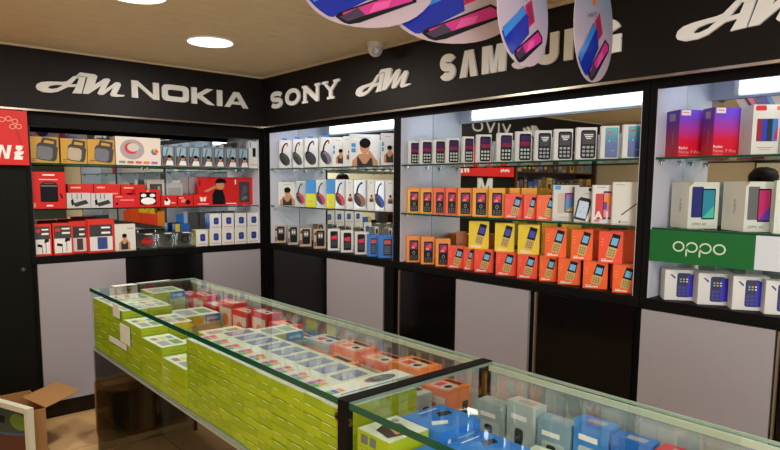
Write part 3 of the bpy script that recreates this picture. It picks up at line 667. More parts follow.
items = [(278.5, 296, 182, 'man', 'white box with man in vest at left end, corner cabinet second shelf'), (296.5, 305.5, 181, M(200, 30, 60), 'clear box with red headphones left of first blue-yellow panel'),
         (306, 316, 180, 'by', 'blue and yellow box between two red headphones'), (316.5, 326, 180, M(200, 30, 80), 'clear box with dark red headphones between blue-yellow panels'), (326.5, 335, 179.5, 'by', 'blue and yellow box right of the dark red headphones'),
         (335.5, 345.5, 179.5, M(216, 34, 70), 'clear box with bright red headphones beside white man strip'), (346, 353.5, 179.5, 'm2', 'narrow white box with man left of the brown headphones'), (354, 367, 179.5, M(150, 100, 70), 'clear box with brown headphones, corner cabinet second shelf'),
         (367.5, 374.5, 179.5, 'm2', 'narrow white box with man between brown and blue headphones'), (375, 385, 180, M(30, 70, 190), 'clear box with blue headphones, corner cabinet second shelf'), (385.5, 394, 180, 'm2', 'narrow white box with man nearest right post, corner second shelf')]
for e, r, yt, k_, lbl in items:
    des = d_man(.5, False) if k_ == 'man' else d_man(.55, False, 1.0) if k_ == 'm2' else d_by if k_ == 'by' else d_clear(k_)
    carton('headphone_box', lbl, g, 'R', .03, S2, None, e, r, yt, d=.05, delta=3, design=des)
g = 'boxes on the corner cabinet ledge'
def d_cam(b, F, S, T):
    rrect(b, F, .2, .12, .88, .94, DK, 1, .15); rrect(b, F, .32, .52, .76, .84, GR2, 2, .2); rect(b, F, .4, .6, .5, .74, WH, 3); rect(b, F, .58, .6, .68, .74, WH, 3); rect(b, F, 0, .1, .16, .35, M(120, 70, 50)); rect(b, F, .05, .7, .18, .85, DK)
BEI = M(196, 166, 138)
for i, (e, r, yt, c) in enumerate(((275, 286, 225.5, BEI), (288, 298.5, 226, M(170, 168, 158)), (300, 311.5, 228, BEI), (314, 326, 229.5, BEI))):
    carton('walkie_box', '%s box with black square gadget, %s on corner cabinet ledge' % ('grey' if i == 1 else 'beige', ['leftmost', 'second from left', 'third from left', 'fourth from left'][i]), g, 'R', .035, LZ, None, e, r, yt, d=.06, delta=4, design=d_cam, body=c)
def d_rp(b, F, S, T):
    rrect(b, F, .2, .1, .82, .9, DK, 1, .16); poly(b, F, [(.28, .52), (.74, .52), (.74, .72), (.28, .66)], PK, 2); rect(b, F, .28, .2, .74, .48, M(40, 30, 40), 2); ell(b, F, .93, .1, .04, .03, M(210, 40, 60))
for i, (e, r, yt) in enumerate(((328, 340, 229), (341, 353.5, 230.5), (355, 367, 232))):
    carton('phone_box', 'white box with pink-screened black phone, %s on corner ledge' % ['left one', 'middle one', 'right one'][i], g, 'R', .035, LZ, None, e, r, yt, d=.05, delta=4, design=d_rp)
def d_bl(b, F, S, T):
    rrect(b, F, .3, .1, .86, .85, M(30, 40, 60, .3), 1, .1); rect(b, F, .36, .62, .8, .78, M(226, 70, 50), 2)
    for q in range(4): rect(b, F, .38, .2+.09*q, .78, .24+.09*q, M(90, 110, 130), 2)
for i, (e, r, yt) in enumerate(((367.5, 378, 235), (378.5, 394, 235.5))):
    carton('phone_box', 'bright blue phone box on corner ledge, %s' % ['left one', 'beside the post'][i], g, 'R', .03, LZ, None, e, r, yt, d=.06, delta=4, design=d_bl, body=M(24, 116, 208))
# ---- right cabinet (bay C)
RGRAD = ramp_mat('violet_to_red_print', [(0, (214, 22, 40)), (.35, (222, 24, 60)), (.62, (170, 60, 170)), (.85, (110, 70, 210)), (1, (96, 60, 200))])
RGD = ramp_mat('deep_violet_to_red_print', [(0, (190, 14, 28)), (.4, (150, 16, 70)), (.75, (84, 26, 140)), (1, (76, 34, 150))])
def d_redmi(b, F, S, T):
    rect(b, F, 0, 0, 1, 1, RGRAD); rect(b, S, 0, 0, 1, 1, RGD); rect(b, T, 0, 0, 1, 1, RGRAD)
    rect(b, F, .06, .88, .42, .99, M(232, 220, 216), 2); rect(b, S, .25, .78, .7, .93, M(140, 120, 160), 2); rect(b, F, .12, .93, .35, .95, M(200, 120, 110), 3)
    text(b, F, 'Redmi', .03, .17, .055, WH, 2, bold=.015); text(b, F, 'Note 7 Pro', .03, .08, .065, M(240, 180, 190), 2, width=.86); rect(b, F, .03, .035, .4, .045, M(240, 150, 150), 2)
    for q in range(6): rect(b, S, .55, .28+.045*q, .60, .31+.045*q, M(200, 120, 160), 2)
carton('smartphone_box', 'violet-to-red smartphone box nearest the post, right cabinet top shelf', 'violet-red smartphone boxes', 'R', .04, S1, 664.5, 677.5, 703, 109.5, delta=33, design=d_redmi, body=M(190, 20, 60))
carton('smartphone_box', 'violet-to-red smartphone box beside the white four-phone box', 'violet-red smartphone boxes', 'R', .035, S1, 700.5, 712, 738, 107, delta=33, design=d_redmi, body=M(190, 20, 60))
def d_four(b, F, S, T):
    rrect(b, F, .08, .88, .48, .98, M(214, 40, 48)); rrect(b, F, .86, .89, .96, .97, M(236, 110, 40))
    for q, c in enumerate((M(150, 30, 44), M(36, 60, 190), M(24, 40, 60), M(40, 130, 220))): rrect(b, F, .16+.19*q, .27, .40+.19*q if q < 3 else .93, .72, c, 1+q, .12)
    poly(b, F, [(.78, .3), (.93, .3), (.93, .66), (.85, .5)], M(200, 40, 90), 6); rect(b, F, .2, .14, .8, .155, GREY); rect(b, F, .3, .1, .7, .112, GREY)
    for q in range(7): rect(b, S, .3, .3+.05*q, .36, .33+.05*q, GREY, 1)
carton('smartphone_box', 'white smartphone box showing four coloured handsets, right cabinet top shelf', None, 'R', .03, S1, 738, 750.5, 777.5, 104.5, delta=25, design=d_four, body=M(222, 224, 220), side=M(186, 190, 190))
carton('smartphone_box', 'white smartphone box cut by the photo right edge, top shelf', None, 'R', .03, S1, 778, 790, 815, 101, delta=25, design=d_four, body=M(222, 224, 220), side=M(186, 190, 190))
def d_oppo(front, scr):
    def f(b, F, S, T):
        poly(b, F, [(0, .90), (.16, 1), (0, 1)], M(170, 150, 100)); rrect(b, F, .10, .24, .48, .90, front, 1, .08); rrect(b, F, .44, .20, .88, .86, DK, 2, .08); rect(b, F, .47, .23, .85, .83, scr, 3)
        poly(b, F, [(.47, .23), (.85, .23), (.85, .5)], M(70, 200, 170) if front is not GR2 else M(100, 60, 190), 4)
        text(b, F, 'OPPO A9' if front is not GR2 else 'OPPO A5', .14, .07, .055, M(60, 60, 64), 2); text(b, S, 'oppo', .6, .35, .10, M(110, 110, 110), 2, rot=1)
    return f
carton('smartphone_box', 'white smartphone box with blue handset above the green OPPO strip', 'smartphone boxes above the OPPO strip', 'R', .045, S2, 670, 687, 717, 182, delta=30, design=d_oppo(M(36, 44, 120), M(40, 140, 170)), body=M(216, 222, 212), side=M(214, 212, 202))
carton('smartphone_box', 'white smartphone box with pink-screened handset above the green OPPO strip', 'smartphone boxes above the OPPO strip', 'R', .04, S2, 721, 743, 772, 181.5, delta=32, design=d_oppo(GR2, M(200, 40, 110)), body=M(216, 222, 212), side=M(214, 212, 202))
carton('smartphone_box', 'pale smartphone box cut by the right edge above OPPO strip', 'smartphone boxes above the OPPO strip', 'R', .03, S2, None, 773, 800, 180.5, d=.05, delta=10, body=M(206, 216, 204))
def d_blue(b, F, S, T):
    keypad(b, F, .34, .10, .74, .90, body=M(36, 34, 110, .3), scr=((M(24, 28, 60), 0, 1),), keys=M(60, 60, 150)); rrect(b, F, .62, .12, .97, .86, M(40, 30, 190), 4, .1)
    for q in range(6): rect(b, F, .42+.09*(q % 3), .60+.08*(q//3), .47+.09*(q % 3), .64+.08*(q//3), [LBL, M(240, 180, 60), WH][q % 3], 5)
    poly(b, F, [(.14, .84), (.18, .86), (.30, .76), (.28, .70)], M(50, 60, 130)); rect(b, S, .4, .3, .5, .85, GREY)
g = 'white blue-phone boxes on the right cabinet ledge'
for i, (l, e, r, yt) in enumerate(((660, 664, 699, 269.5), (692, 697, 733, 273), (727, 731.5, 768, 276), (760, 764, 800, 280.5))):
    carton('phone_box', 'white box with blue keypad phone on right cabinet ledge, %s' % ['nearest post', 'second from post', 'third from post', 'cut by right edge'][i], g, 'R', .03+.005*(i % 2), LZ, l, e, r, yt, delta=14, design=d_blue, side=M(206, 204, 198), top=WH)
# OPPO strip clipped to the second shelf front
root = empty('shelf_banner', (-.001, -3.6, 1.27), 'green shelf strip reading OPPO clipped to the right cabinet glass shelf', 'sign')
ya, yb, yc = onR(650, .0, 1.35), onR(755, 0, 1.35), -4.3
za, zb = 1.283, 1.420
b = MB(); b.box(-.003, .0, yb, ya, za, zb, M(16, 104, 48, .4)); F = Fr((-.003, ya, za), (0, -1, 0), (0, 0, 1), ya-yb, zb-za); GL = M(206, 226, 206, .5)
for q in range(4):
    cx = .30+.13*q
    arc(b, F, cx, .52, .044, .115, 0, 360, .015, GL, 1, 24)
    if q in (1, 2): rect(b, F, cx-.059, .24, cx-.044, .54, GL, 1)
b.build('green_card', root)
b = MB(); b.box(-.003, 0, yc, yb-.001, za+.005, zb, M(212, 220, 232, .4)); b.build('white_card', root)

# ---- left (back wall) cabinet
def L(name, label, group, off, zs, l, e, r, yt=None, **k): return carton(name, label, group, 'L', off, zs, l, e, r, yt, **k)
SPKY = M(196, 152, 56, .45)
def d_spk(c):
    def f(b, F, S, T):
        asp = F.w/F.h; R2 = lambda P_: rotpts(P_, (.6, .45), -8, asp)
        poly(b, F, R2([(.26, .18), (.42, .08), (.88, .10), (.95, .2), (.95, .66), (.84, .74), (.30, .74), (.24, .64)]), M(56, 54, 58, .35), 1)
        poly(b, F, R2([(.27, .2), (.4, .12), (.74, .13), (.80, .25), (.78, .56), (.68, .63), (.33, .62), (.26, .55)]), c, 2)
        poly(b, F, R2([(.34, .70), (.90, .72), (.88, .96), (.40, .96)]), M(50, 48, 52, .35), 2); poly(b, F, R2([(.45, .76), (.80, .77), (.78, .87), (.47, .87)]), SPKY, 3)
        rect(b, F, .06, .14, .35, .16, DK, 1); rect(b, F, .06, .07, .2, .10, M(170, 60, 40), 1)
    return f
g = 'yellow portable speaker boxes'
for i, (e, r, yt) in enumerate(((29.5, 59.5, 136), (61.5, 87.5, 138), (88.2, 115, 139))):
    L('speaker_box', ['yellow speaker box with grey speaker beside the red sign', 'yellow speaker box with beige-fronted speaker, middle of the three', 'yellow speaker box with grey speaker beside the white swirl box'][i], g, .03, S1, None, e, r, yt, d=.12, design=d_spk([M(110, 112, 122), M(180, 166, 140), M(108, 110, 124)][i]), body=SPKY)
def d_swirl(b, F, S, T):
    ell(b, F, .36, .56, .27, .36, M(170, 158, 160)); ell(b, F, .34, .60, .15, .20, M(206, 50, 64), 2); ell(b, F, .38, .63, .13, .15, M(206, 196, 190), 3)
    for q, c in enumerate((M(220, 60, 60), M(230, 190, 40), M(60, 170, 80), M(60, 120, 210), M(170, 70, 180), M(240, 130, 40))): ell(b, F, .86, .50, .09, .13, c, 2, q*60, q*60+60, 6) if False else poly(b, F, [(.86, .50), (.86+.09*math.cos(q*1.047), .50+.13*math.sin(q*1.047)), (.86+.09*math.cos(q*1.047+1.047), .50+.13*math.sin(q*1.047+1.047))], c, 2)
    for q, c in enumerate((M(120, 150, 110), M(150, 120, 70), M(214, 90, 80), M(220, 130, 60), M(150, 110, 180))): rect(b, F, .06+.18*q, .06, .20+.18*q, .15, c, 1)
L('speaker_box', 'large white box with red swirl ring beside the yellow speaker boxes', None, .03, S1, None, 116.3, 161, 136, d=.12, design=d_swirl, body=M(226, 214, 206))
def d_strip(b, F, S, T):
    rect(b, F, .04, .03, .96, .97, M(60, 66, 78)); rect(b, F, .12, .5, .9, .94, M(150, 180, 196), 2); ell(b, F, .62, .38, .16, .12, SK, 3); ell(b, F, .62, .48, .17, .08, HAIR, 4); poly(b, F, [(.3, .05), (.94, .05), (.86, .28), (.42, .28)], WH, 3)
    poly(b, F, [(.14, .2), (.26, .2), (.56, .88), (.44, .88)], M(90, 100, 116), 5); rect(b, F, .1, .06, .3, .16, M(190, 70, 60), 5)
xs = [(162, 174.3), (175.5, 187.3), (188.5, 200.3), (201.5, 213), (214, 224.5), (225.7, 237), (238.2, 248.5)]
for i, (e, r) in enumerate(xs):
    o, P, u, n, w, d, h = L('earphone_box', 'small grey neckband box on back cabinet top shelf, %s' % ['leftmost beside swirl box', 'second from left', 'third from left', 'middle of seven', 'third from right', 'second from right', 'rightmost beside tall white box'][i], 'small grey earphone boxes', .03, S1, None, e, r, 145.5+i*.4, d=.05, design=d_strip, body=M(150, 156, 164))
    t = MB(); c = P+u*(w*.5)-n*.02+Vector((0, 0, h)); t.obox(c-u*.015-n*.001, u*.03, n*.002, Vector((0, 0, .012)), M(70, 100, 110)); t.build('hang_tab', o)
def d_tall(b, F, S, T): rrect(b, F, .36, .42, .68, .74, DK, 1); rect(b, F, .15, .1, .8, .16, M(220, 180, 150)); rect(b, F, .1, .75, .2, .95, M(60, 130, 190))
L('accessory_box', 'tall narrow white box at right end of back cabinet top shelf', None, .03, S1, None, 249.3, 259, 140.5, d=.05, design=d_tall)
RB = M(206, 24, 20, .42)
def d_bigred(b, F, S, T):
    rrect(b, F, .28, .18, .78, .68, DK, 1, .08); arc(b, F, .53, .66, .20, .05, 0, 180, .03, DK, 2); rect(b, F, .30, .60, .76, .64, GR2, 3); rect(b, F, .26, .78, .78, .80, WH); rect(b, F, .36, .90, .70, .935, WH); rect(b, F, .44, .06, .62, .10, WH); poly(b, F, [(.82, .40), (.87, .42), (.92, .28), (.88, .26)], DK); rect(b, F, .06, .03, .14, .16, M(250, 150, 130))
L('speaker_box', 'large red box with black speaker beside the cupboard, second shelf', None, .03, S2, None, 31, 66.5, 171.5, d=.12, design=d_bigred, body=RB)
def d_bank(b, F, S, T):
    rect(b, F, .03, .03, .97, .97, M(196, 196, 198)); poly(b, F, [(.22, .30), (.80, .55), (.92, .30), (.36, .08)], M(40, 40, 44), 2)
    for x_ in (.2, .42, .6): rect(b, F, x_, .60, x_+.03, .95, DK, 2)
    poly(b, F, [(.16, .5), (.26, .62), (.30, .3), (.2, .12)], DK, 3)
def d_rb(b, F, S, T): rrect(b, F, .2, .1, .86, .62, DK, 1); rect(b, F, .1, .82, .5, .88, M(250, 190, 160)); rect(b, F, .25, .3, .8, .36, GR2, 2)
def d_rt(b, F, S, T): rect(b, F, .3, .55, .9, .62, M(250, 160, 130)); rect(b, F, .1, .82, .4, .88, M(250, 190, 160)); ell(b, F, .15, .3, .06, .1, DK)
g = 'red accessory boxes on the second shelf of the back cabinet'
ob = []
L('power_bank_box', 'low grey and black power bank box right of the big red box', g, .03, S2, None, 67.3, 90.8, 193, d=.08, design=d_bank, body=M(200, 198, 198))
L('power_bank_box', 'second low grey and black power bank box from the big red box', g, .03, S2, None, 91.4, 113, 193.3, d=.08, design=d_bank, body=M(200, 198, 198))
L('accessory_box', 'red box behind the first power bank box, back cabinet second shelf', g, .13, S2, None, 69, 94, 184, d=.08, design=d_rb, body=M(208, 34, 22))
L('accessory_box', 'red box behind the second power bank box, back cabinet second shelf', g, .13, S2, None, 95, 121, 184, d=.08, design=d_rt, body=M(208, 34, 22))
L('accessory_box', 'red-orange box behind the plain crimson box, back cabinet second shelf', g, .13, S2, None, 122, 146, 184.5, d=.08, design=d_rb, body=M(208, 34, 22))
L('accessory_box', 'plain crimson box left of the white gamepad box', g, .035, S2, None, 113.8, 136, 195, d=.08, design=d_rt, body=M(206, 30, 44))
def d_pad(b, F, S, T):
    rect(b, F, .16, .12, .84, .84, DK); ell(b, F, .32, .66, .11, .10, WH, 2); ell(b, F, .68, .66, .11, .10, WH, 2); ell(b, F, .5, .34, .30, .20, WH, 2); rect(b, F, .45, .9, .55, .93, WH)
L('accessory_box', 'red box with white controller picture on back cabinet second shelf', g, .03, S2, None, 136, 160.5, 189.5, d=.07, design=d_pad, body=RB)
def d_red1(b, F, S, T): poly(b, F, [(.2, .15), (.5, .15), (.6, .5), (.4, .8), (.2, .5)], WH); ell(b, F, .35, .6, .1, .14, DK, 2); rect(b, F, .6, .3, .9, .35, WH)
def d_red2(b, F, S, T): ell(b, F, .66, .38, .18, .22, DK); ell(b, F, .4, .5, .2, .16, M(240, 140, 110)); rect(b, F, .1, .75, .4, .8, WH)
def d_red3(b, F, S, T): poly(b, F, [(.36, .40), (.48, .40), (.48, .72), (.36, .80), (.30, .72), (.36, .66)], WH); poly(b, F, [(.52, .40), (.64, .40), (.64, .66), (.70, .72), (.64, .80), (.52, .72)], WH); rect(b, F, .2, .15, .8, .2, WH)
L('earphone_box', 'small red box with white figure right of the controller box', g, .03, S2, None, 161.5, 177, 195.5, d=.05, design=d_red1, body=RB)
L('earphone_box', 'small red box with dark round earbud beside twin-bud box', g, .03, S2, None, 178, 193, 195.5, d=.05, design=d_red2, body=RB)
L('earphone_box', 'small red box with white twin earbuds in front of long red box', g, .03, S2, None, 193.8, 212.5, 194.5, d=.05, design=d_red3, body=RB)
def d_long(b, F, S, T):
    rect(b, F, .69, .10, .88, .84, M(44, 50, 60)); poly(b, F, [(.72, .3), (.84, .5), (.82, .7), (.76, .72)], M(90, 70, 80), 2); poly(b, F, [(.75, .15), (.85, .25), (.8, .35), (.73, .25)], GR2, 2)
    poly(b, F, [(.24, .04), (.46, .04), (.44, .36), (.40, .58), (.28, .56), (.24, .40)], DK, 1); ell(b, F, .37, .70, .07, .15, SK, 2); poly(b, F, [(.28, .78), (.48, .80), (.46, .90), (.38, .97), (.31, .92)], HAIR, 3)
    poly(b, F, [(.10, .50), (.14, .46), (.30, .62), (.28, .70)], SK, 2); rect(b, F, .40, .05, .64, .08, WH, 1); rect(b, F, .62, .75, .64, .92, WH); rect(b, F, .02, .68, .05, .86, M(120, 14, 20))
L('headset_box', 'long red box with capped woman picture and window, second shelf', None, .11, S2, 186.5, 198, 256.5, 176.8, design=d_long, body=M(206, 20, 22), side=M(150, 10, 22))
L('accessory_box', 'grey clear-front box behind the small red boxes, second shelf', None, .15, S2, None, 148, 165, 179.5, d=.06, design=lambda b, F, S, T: (rect(b, F, .14, .1, .86, .84, M(70, 60, 60)), rect(b, F, .6, .2, .75, .75, GREY, 2)), body=M(190, 186, 180))
L('accessory_box', 'pale see-through box behind the small red boxes, second shelf', None, .16, S2, None, 167, 183, 183, d=.06, design=lambda b, F, S, T: rect(b, F, .1, .1, .9, .8, M(150, 152, 152)), body=M(176, 178, 176))
# ledge
RS = M(212, 46, 28)
def d_ep(b, F, S, T):
    rect(b, F, .06, .06, .90, .52, M(226, 226, 226)); rect(b, F, .06, .52, .90, .92, M(60, 62, 66)); rect(b, F, .12, .74, .36, .84, RS, 2); rect(b, F, .44, .66, .84, .72, WH, 2); rect(b, F, .44, .80, .84, .85, WH, 2)
    poly(b, F, [(.16, .30), (.44, .26), (.46, .34), (.20, .38)], DK, 2); poly(b, F, [(.56, .40), (.84, .44), (.84, .52), (.6, .52)], DK, 2); rect(b, F, .64, .1, .67, .42, DK, 2); rect(b, F, .42, .06, .45, .28, DK, 2)
def d_pb(c):
    def f(b, F, S, T):
        rect(b, F, .06, .06, .92, .48, M(220, 218, 214)); rect(b, F, .06, .48, .92, .84, M(56, 56, 60)); rect(b, F, .5, .56, .84, .62, WH, 2); rect(b, F, .5, .72, .84, .77, WH, 2); rect(b, F, .34, .10, .72, .46, c, 2)
    return f
def d_mw(b, F, S, T): man(b, F, (.45, .42), .8); rect(b, F, .6, .82, .9, .86, GREY); rect(b, F, 0, 0, 1, .04, M(190, 170, 150))
g = 'boxes on the back cabinet ledge'
L('earphone_box', 'red and white earphone box beside the cupboard on back cabinet ledge', g, .03, LZ, None, 35, 52.5, 224.5, d=.06, design=d_ep, body=RS)
L('earphone_box', 'red and white earphone box, second from cupboard on the ledge', g, .03, LZ, None, 54, 74, 223.5, d=.06, design=d_ep, body=RS)
L('power_bank_box', 'narrow red box with brown power bank on the ledge', g, .07, LZ, None, 72, 88, 221.5, d=.06, design=d_pb(M(70, 50, 44)), body=RS)
L('power_bank_box', 'wide red box with blue power bank on the ledge', g, .03, LZ, None, 89, 115, 219.5, d=.06, design=d_pb(M(54, 70, 140)), body=RS)
L('earphone_box', 'white box with dark-suited man beside the blue power bank box', g, .03, LZ, None, 115.5, 136, 224.5, d=.05, design=d_mw, body=M(216, 212, 204))
for i, (e, r) in enumerate(((139.5, 158.5), (160, 177), (178, 195))):
    X0 = onL(e, .03, LZ); X1 = onL(r, .03, LZ)
    zt = .118
    root = empty('clip_box', ((X0+X1)/2, .06, LZ), 'clear gadget case with %s on the back cabinet ledge' % ['red clip', 'grey ring nearest the red one', 'dark ring beside the white box'][i], 'box', 'clear gadget cases')
    b = MB(); b.box(X0, X1, .03, .09, LZ+.001, LZ+.012, M(60, 56, 50)); b.box(X0, X1, .03, .09, LZ+zt-.01, LZ+zt, M(58, 56, 50)); b.box(X0+.001, X1-.001, .082, .09, LZ+.0125, LZ+zt-.0105, M(120, 112, 96)); F = Fr((X0, .03, LZ+zt-.009), (1, 0, 0), (0, 0, 1), X1-X0, .008); rect(b, F, .3, .1, .7, .9, WH)
    b.build('tray', root)
    b = MB(); b.box(X0+.001, X1-.001, .0305, .0815, LZ+.0125, LZ+zt-.0105, PLASTIC); b.build('clear_cover', root)
    b = MB(); xc = (X0+X1)/2; pts = [(xc+.026*math.cos(t), .055, LZ+.06+.026*math.sin(t)) for t in [q*math.pi/7 for q in range(15)]]; b.tube(pts, .006, [M(206, 30, 44), M(130, 130, 130, .3, 1), M(70, 70, 74, .3, 1)][i], 8)
    if i == 0: b.box(xc-.045, xc+.045, .045, .05, LZ+.045, LZ+.072, M(206, 30, 44))
    b.build('gadget', root)
def d_cb(b, F, S, T):
    rrect(b, F, .34, .30, .78, .74, M(34, 48, 130, .3), 1, .25); rect(b, F, .15, .10, .9, .15, M(220, 150, 120)); ell(b, F, .56, .53, .10, .10, M(60, 84, 170), 2)
for i, (e, r) in enumerate(((196.5, 208), (210, 221.3), (222.3, 234), (235, 246.5), (247.5, 259))):
    L('action_camera_box', 'white box with blue square gadget, ledge bottom row, %s' % ['leftmost beside clear cases', 'second from left', 'third from left', 'fourth from left', 'rightmost'][i], 'white gadget boxes stacked on ledge', .03, LZ, None, e, r, h=.128, d=.08, design=d_cb, side=M(220, 200, 60))
for i, (e, r) in enumerate(((210, 221.3), (222.3, 234), (235, 246.5), (247.5, 259))):
    L('action_camera_box', 'white box with blue square gadget, stacked upper row, %s' % ['leftmost', 'second from left', 'third from left', 'rightmost'][i], 'white gadget boxes stacked on ledge', .03, LZ+.129, None, e, r, h=.122, d=.08, design=d_cb, side=M(40, 90, 180))
L('accessory_box', 'small blue and yellow box at the back of the ledge', None, .17, LZ, None, 176, 190, h=.17, d=.06, design=lambda b, F, S, T: rect(b, F, 0, 0, .3, 1, M(220, 200, 50)), body=M(40, 100, 180))

# ------------------------------------------------------------------ cabinet seen only in the mirrors (back wall, left)
root = empty('accessory_rack', (-3.66, .14, 0), 'dark wooden accessory rack left of the cupboard, seen mirrored', 'rack')
WD = M(74, 44, 34, .4)
b = MB(); b.box(-4.57, -4.53, -.02, .29, .001, 2.05, WD); b.box(-2.80, -2.77, -.02, .29, .001, 2.05, WD); b.box(-4.529, -2.801, .27, .29, .001, 2.05, M(60, 50, 46)); b.build('frame', root)
for z in (.3, .62, .94, 1.26, 1.52, 1.78, 2.0):
    b = MB(); b.box(-4.529, -2.801, -.015, .269, z-.012, z, WD); b.build('shelf', root)
pal = [M(120, 92, 60), M(60, 50, 46), M(160, 130, 90), M(40, 70, 130), M(190, 150, 50), M(90, 80, 70), M(130, 120, 110), M(36, 36, 40), M(100, 60, 50), M(46, 110, 140)]
nm = ['tan', 'charcoal', 'straw', 'navy', 'mustard', 'taupe', 'grey', 'black', 'maroon', 'teal']
for zi, z in enumerate((1.26, 1.52, 1.78)):
    x = -4.50; q = 0
    while x < -2.88:
        w = random.uniform(.06, .11); h = random.uniform(.13, .2); ci = random.randrange(10)
        b = MB(); b.box(x, x+w, .02, .1, z+.0005, z+h, pal[ci]); F = Fr((x, .02, z), (1, 0, 0), (0, 0, 1), w, h); rrect(b, F, .2, .2, .8, .6, pal[(ci+3) % 10]); rect(b, F, .2, .72, .8, .8, pal[(ci+5) % 10])
        q += 1
        tag(b.build('accessory_pack'), '%s accessory pack on the dark rack %s shelf, number %d from its left end' % (nm[ci], ['lower', 'middle', 'upper'][zi], q), 'box', 'accessory packs on the dark rack')
        x += w+.012

# ------------------------------------------------------------------ glass counters
CXL, CXR, CZT = -1.60, -.985, 1.0
HAZE = [None, hazy_glass('hazy_glass', .12), hazy_glass('hazier_glass', .30)]
def counter(y0, y1, label, seg):
    root = empty('glass_counter', ((CXL+CXR)/2, (y0+y1)/2, 0), label, 'counter', 'glass display counters')
    b = MB(); b.box(CXL, CXR, y1, y0, CZT-.008, CZT-.0005, TOPGLASS); t = b.build('glass_top', root)
    b = MB(); b.box(CXL-.003, CXL-.0005, y1, y0, CZT-.019, CZT+.0005, EDGE); b.box(CXR+.0005, CXR+.003, y1, y0, CZT-.009, CZT+.0005, M(150, 170, 156, .2)); b.box(CXL, CXR, y0+.0005, y0+.003, CZT-.009, CZT+.0005, M(120, 140, 130, .2)); b.build('green_edge', t)
    b = MB(); b.box(CXL+.002, CXL+.006, y1+.002, y0-.002, .645, CZT-.009, GLASS); b.build('side_glass', root)
    b = MB(); b.box(CXR-.006, CXR-.002, y1+.002, y0-.002, .655, CZT-.030, HAZE[seg]); b.build('sliding_glass', root)
    if seg == 1:
        b = MB(); b.box(CXL+.007, CXR-.007, y0-.006, y0-.002, .645, CZT-.009, GLASS); b.build('end_glass', root)
    b = MB(); b.box(CXL+.007, CXR-.007, y1+.007, y0-.007, .646, .654, M(150, 160, 150, .15)); b.box(CXL+.001, CXL+.0065, y1+.002, y0-.002, .636, .6445, M(150, 150, 140, .3)); b.build('glass_floor', root)
    b = MB(); b.box(CXR-.018, CXR-.008, y1+.002, y0-.002, CZT-.026, CZT-.0085, M(184, 196, 176, .35)); b.build('door_track', root)
    b = MB(); b.box(CXL+.003, CXL+.008, y1+.002, y0-.002, .02, .635, TINT); b.build('lower_glass', root)
    if seg == 1:
        b = MB(); b.box(CXL+.009, CXR-.007, y0-.008, y0-.003, .02, .635, TINT); b.build('lower_end_glass', root)
    for yy in (y0-.02, y1+.02):
        b = MB(); b.box(CXR-.03, CXR-.010, yy-.008, yy+.008, .001, .635, BLACK); b.build('leg', root)
    return root
c1 = counter(-.775, -3.167, 'far glass display counter filled with lime cartons', 1)
c2 = counter(-3.213, -5.4, 'near glass display counter with blue boxes, cut by the photo bottom', 2)
# black strap joining the two counters
root = empty('counter_frame', ((CXL+CXR)/2, -3.188, 0), 'black frame strap joining the two glass counters', 'frame')
b = MB(); b.box(CXL-.008, CXR+.006, -3.212, -3.168, CZT-.006, CZT+.004, BLACK); b.build('top_strap', root, bevel=.001)
b = MB(); b.box(CXL-.008, CXL+.014, -3.212, -3.168, .001, CZT-.0065, BLACK); b.build('upright', root, bevel=.001)
b = MB(); b.box(CXR-.014, CXR+.006, -3.212, -3.168, .001, CZT-.0065, BLACK); b.build('upright', root, bevel=.001)
for yy in (-3.160, -3.215):
    b = MB(); b.cyl((CXL-.004, yy, .945), (CXL+.001, yy, .945), .012, .012, M(120, 110, 90, .3, 1), 18); b.cyl((CXL-.006, yy, .945), (CXL-.0041, yy, .945), .005, .005, M(60, 54, 46, .3, 1), 12); b.build('glass_fixing', root)
# white paper stickers on the side glass
for i, (ya, yb_, za_, zb_) in enumerate(((-1.175, -1.275, .905, .975), (-1.28, -1.42, .79, .885), (-1.10, -1.36, .755, .785))):
    b = MB(); b.box(CXL-.0015, CXL+.0015, yb_, ya, za_, zb_, M(206, 208, 196, .6)); tag(b.build('paper_sticker'), ['white paper sticker near top of the counter side glass', 'tall white paper sticker in middle of the counter side glass', 'long pale paper sticker under the tall one on side glass'][i], 'sticker', 'paper stickers on side glass')
for i, (xx, yy, ww, dd) in enumerate(((-1.48, -.83, .13, .09), (-1.33, -.79, .20, .04))):
    b = MB(); b.obox((xx, yy, CZT+.0006), (ww, .012, 0), (-.01, dd*.6, 0), (0, 0, .0012), M(214, 212, 204, .5)); tag(b.build('paper_slip'), ['small crumpled white slip on the counter far left corner', 'long white slip along the counter far edge'][i], 'paper', 'paper slips')

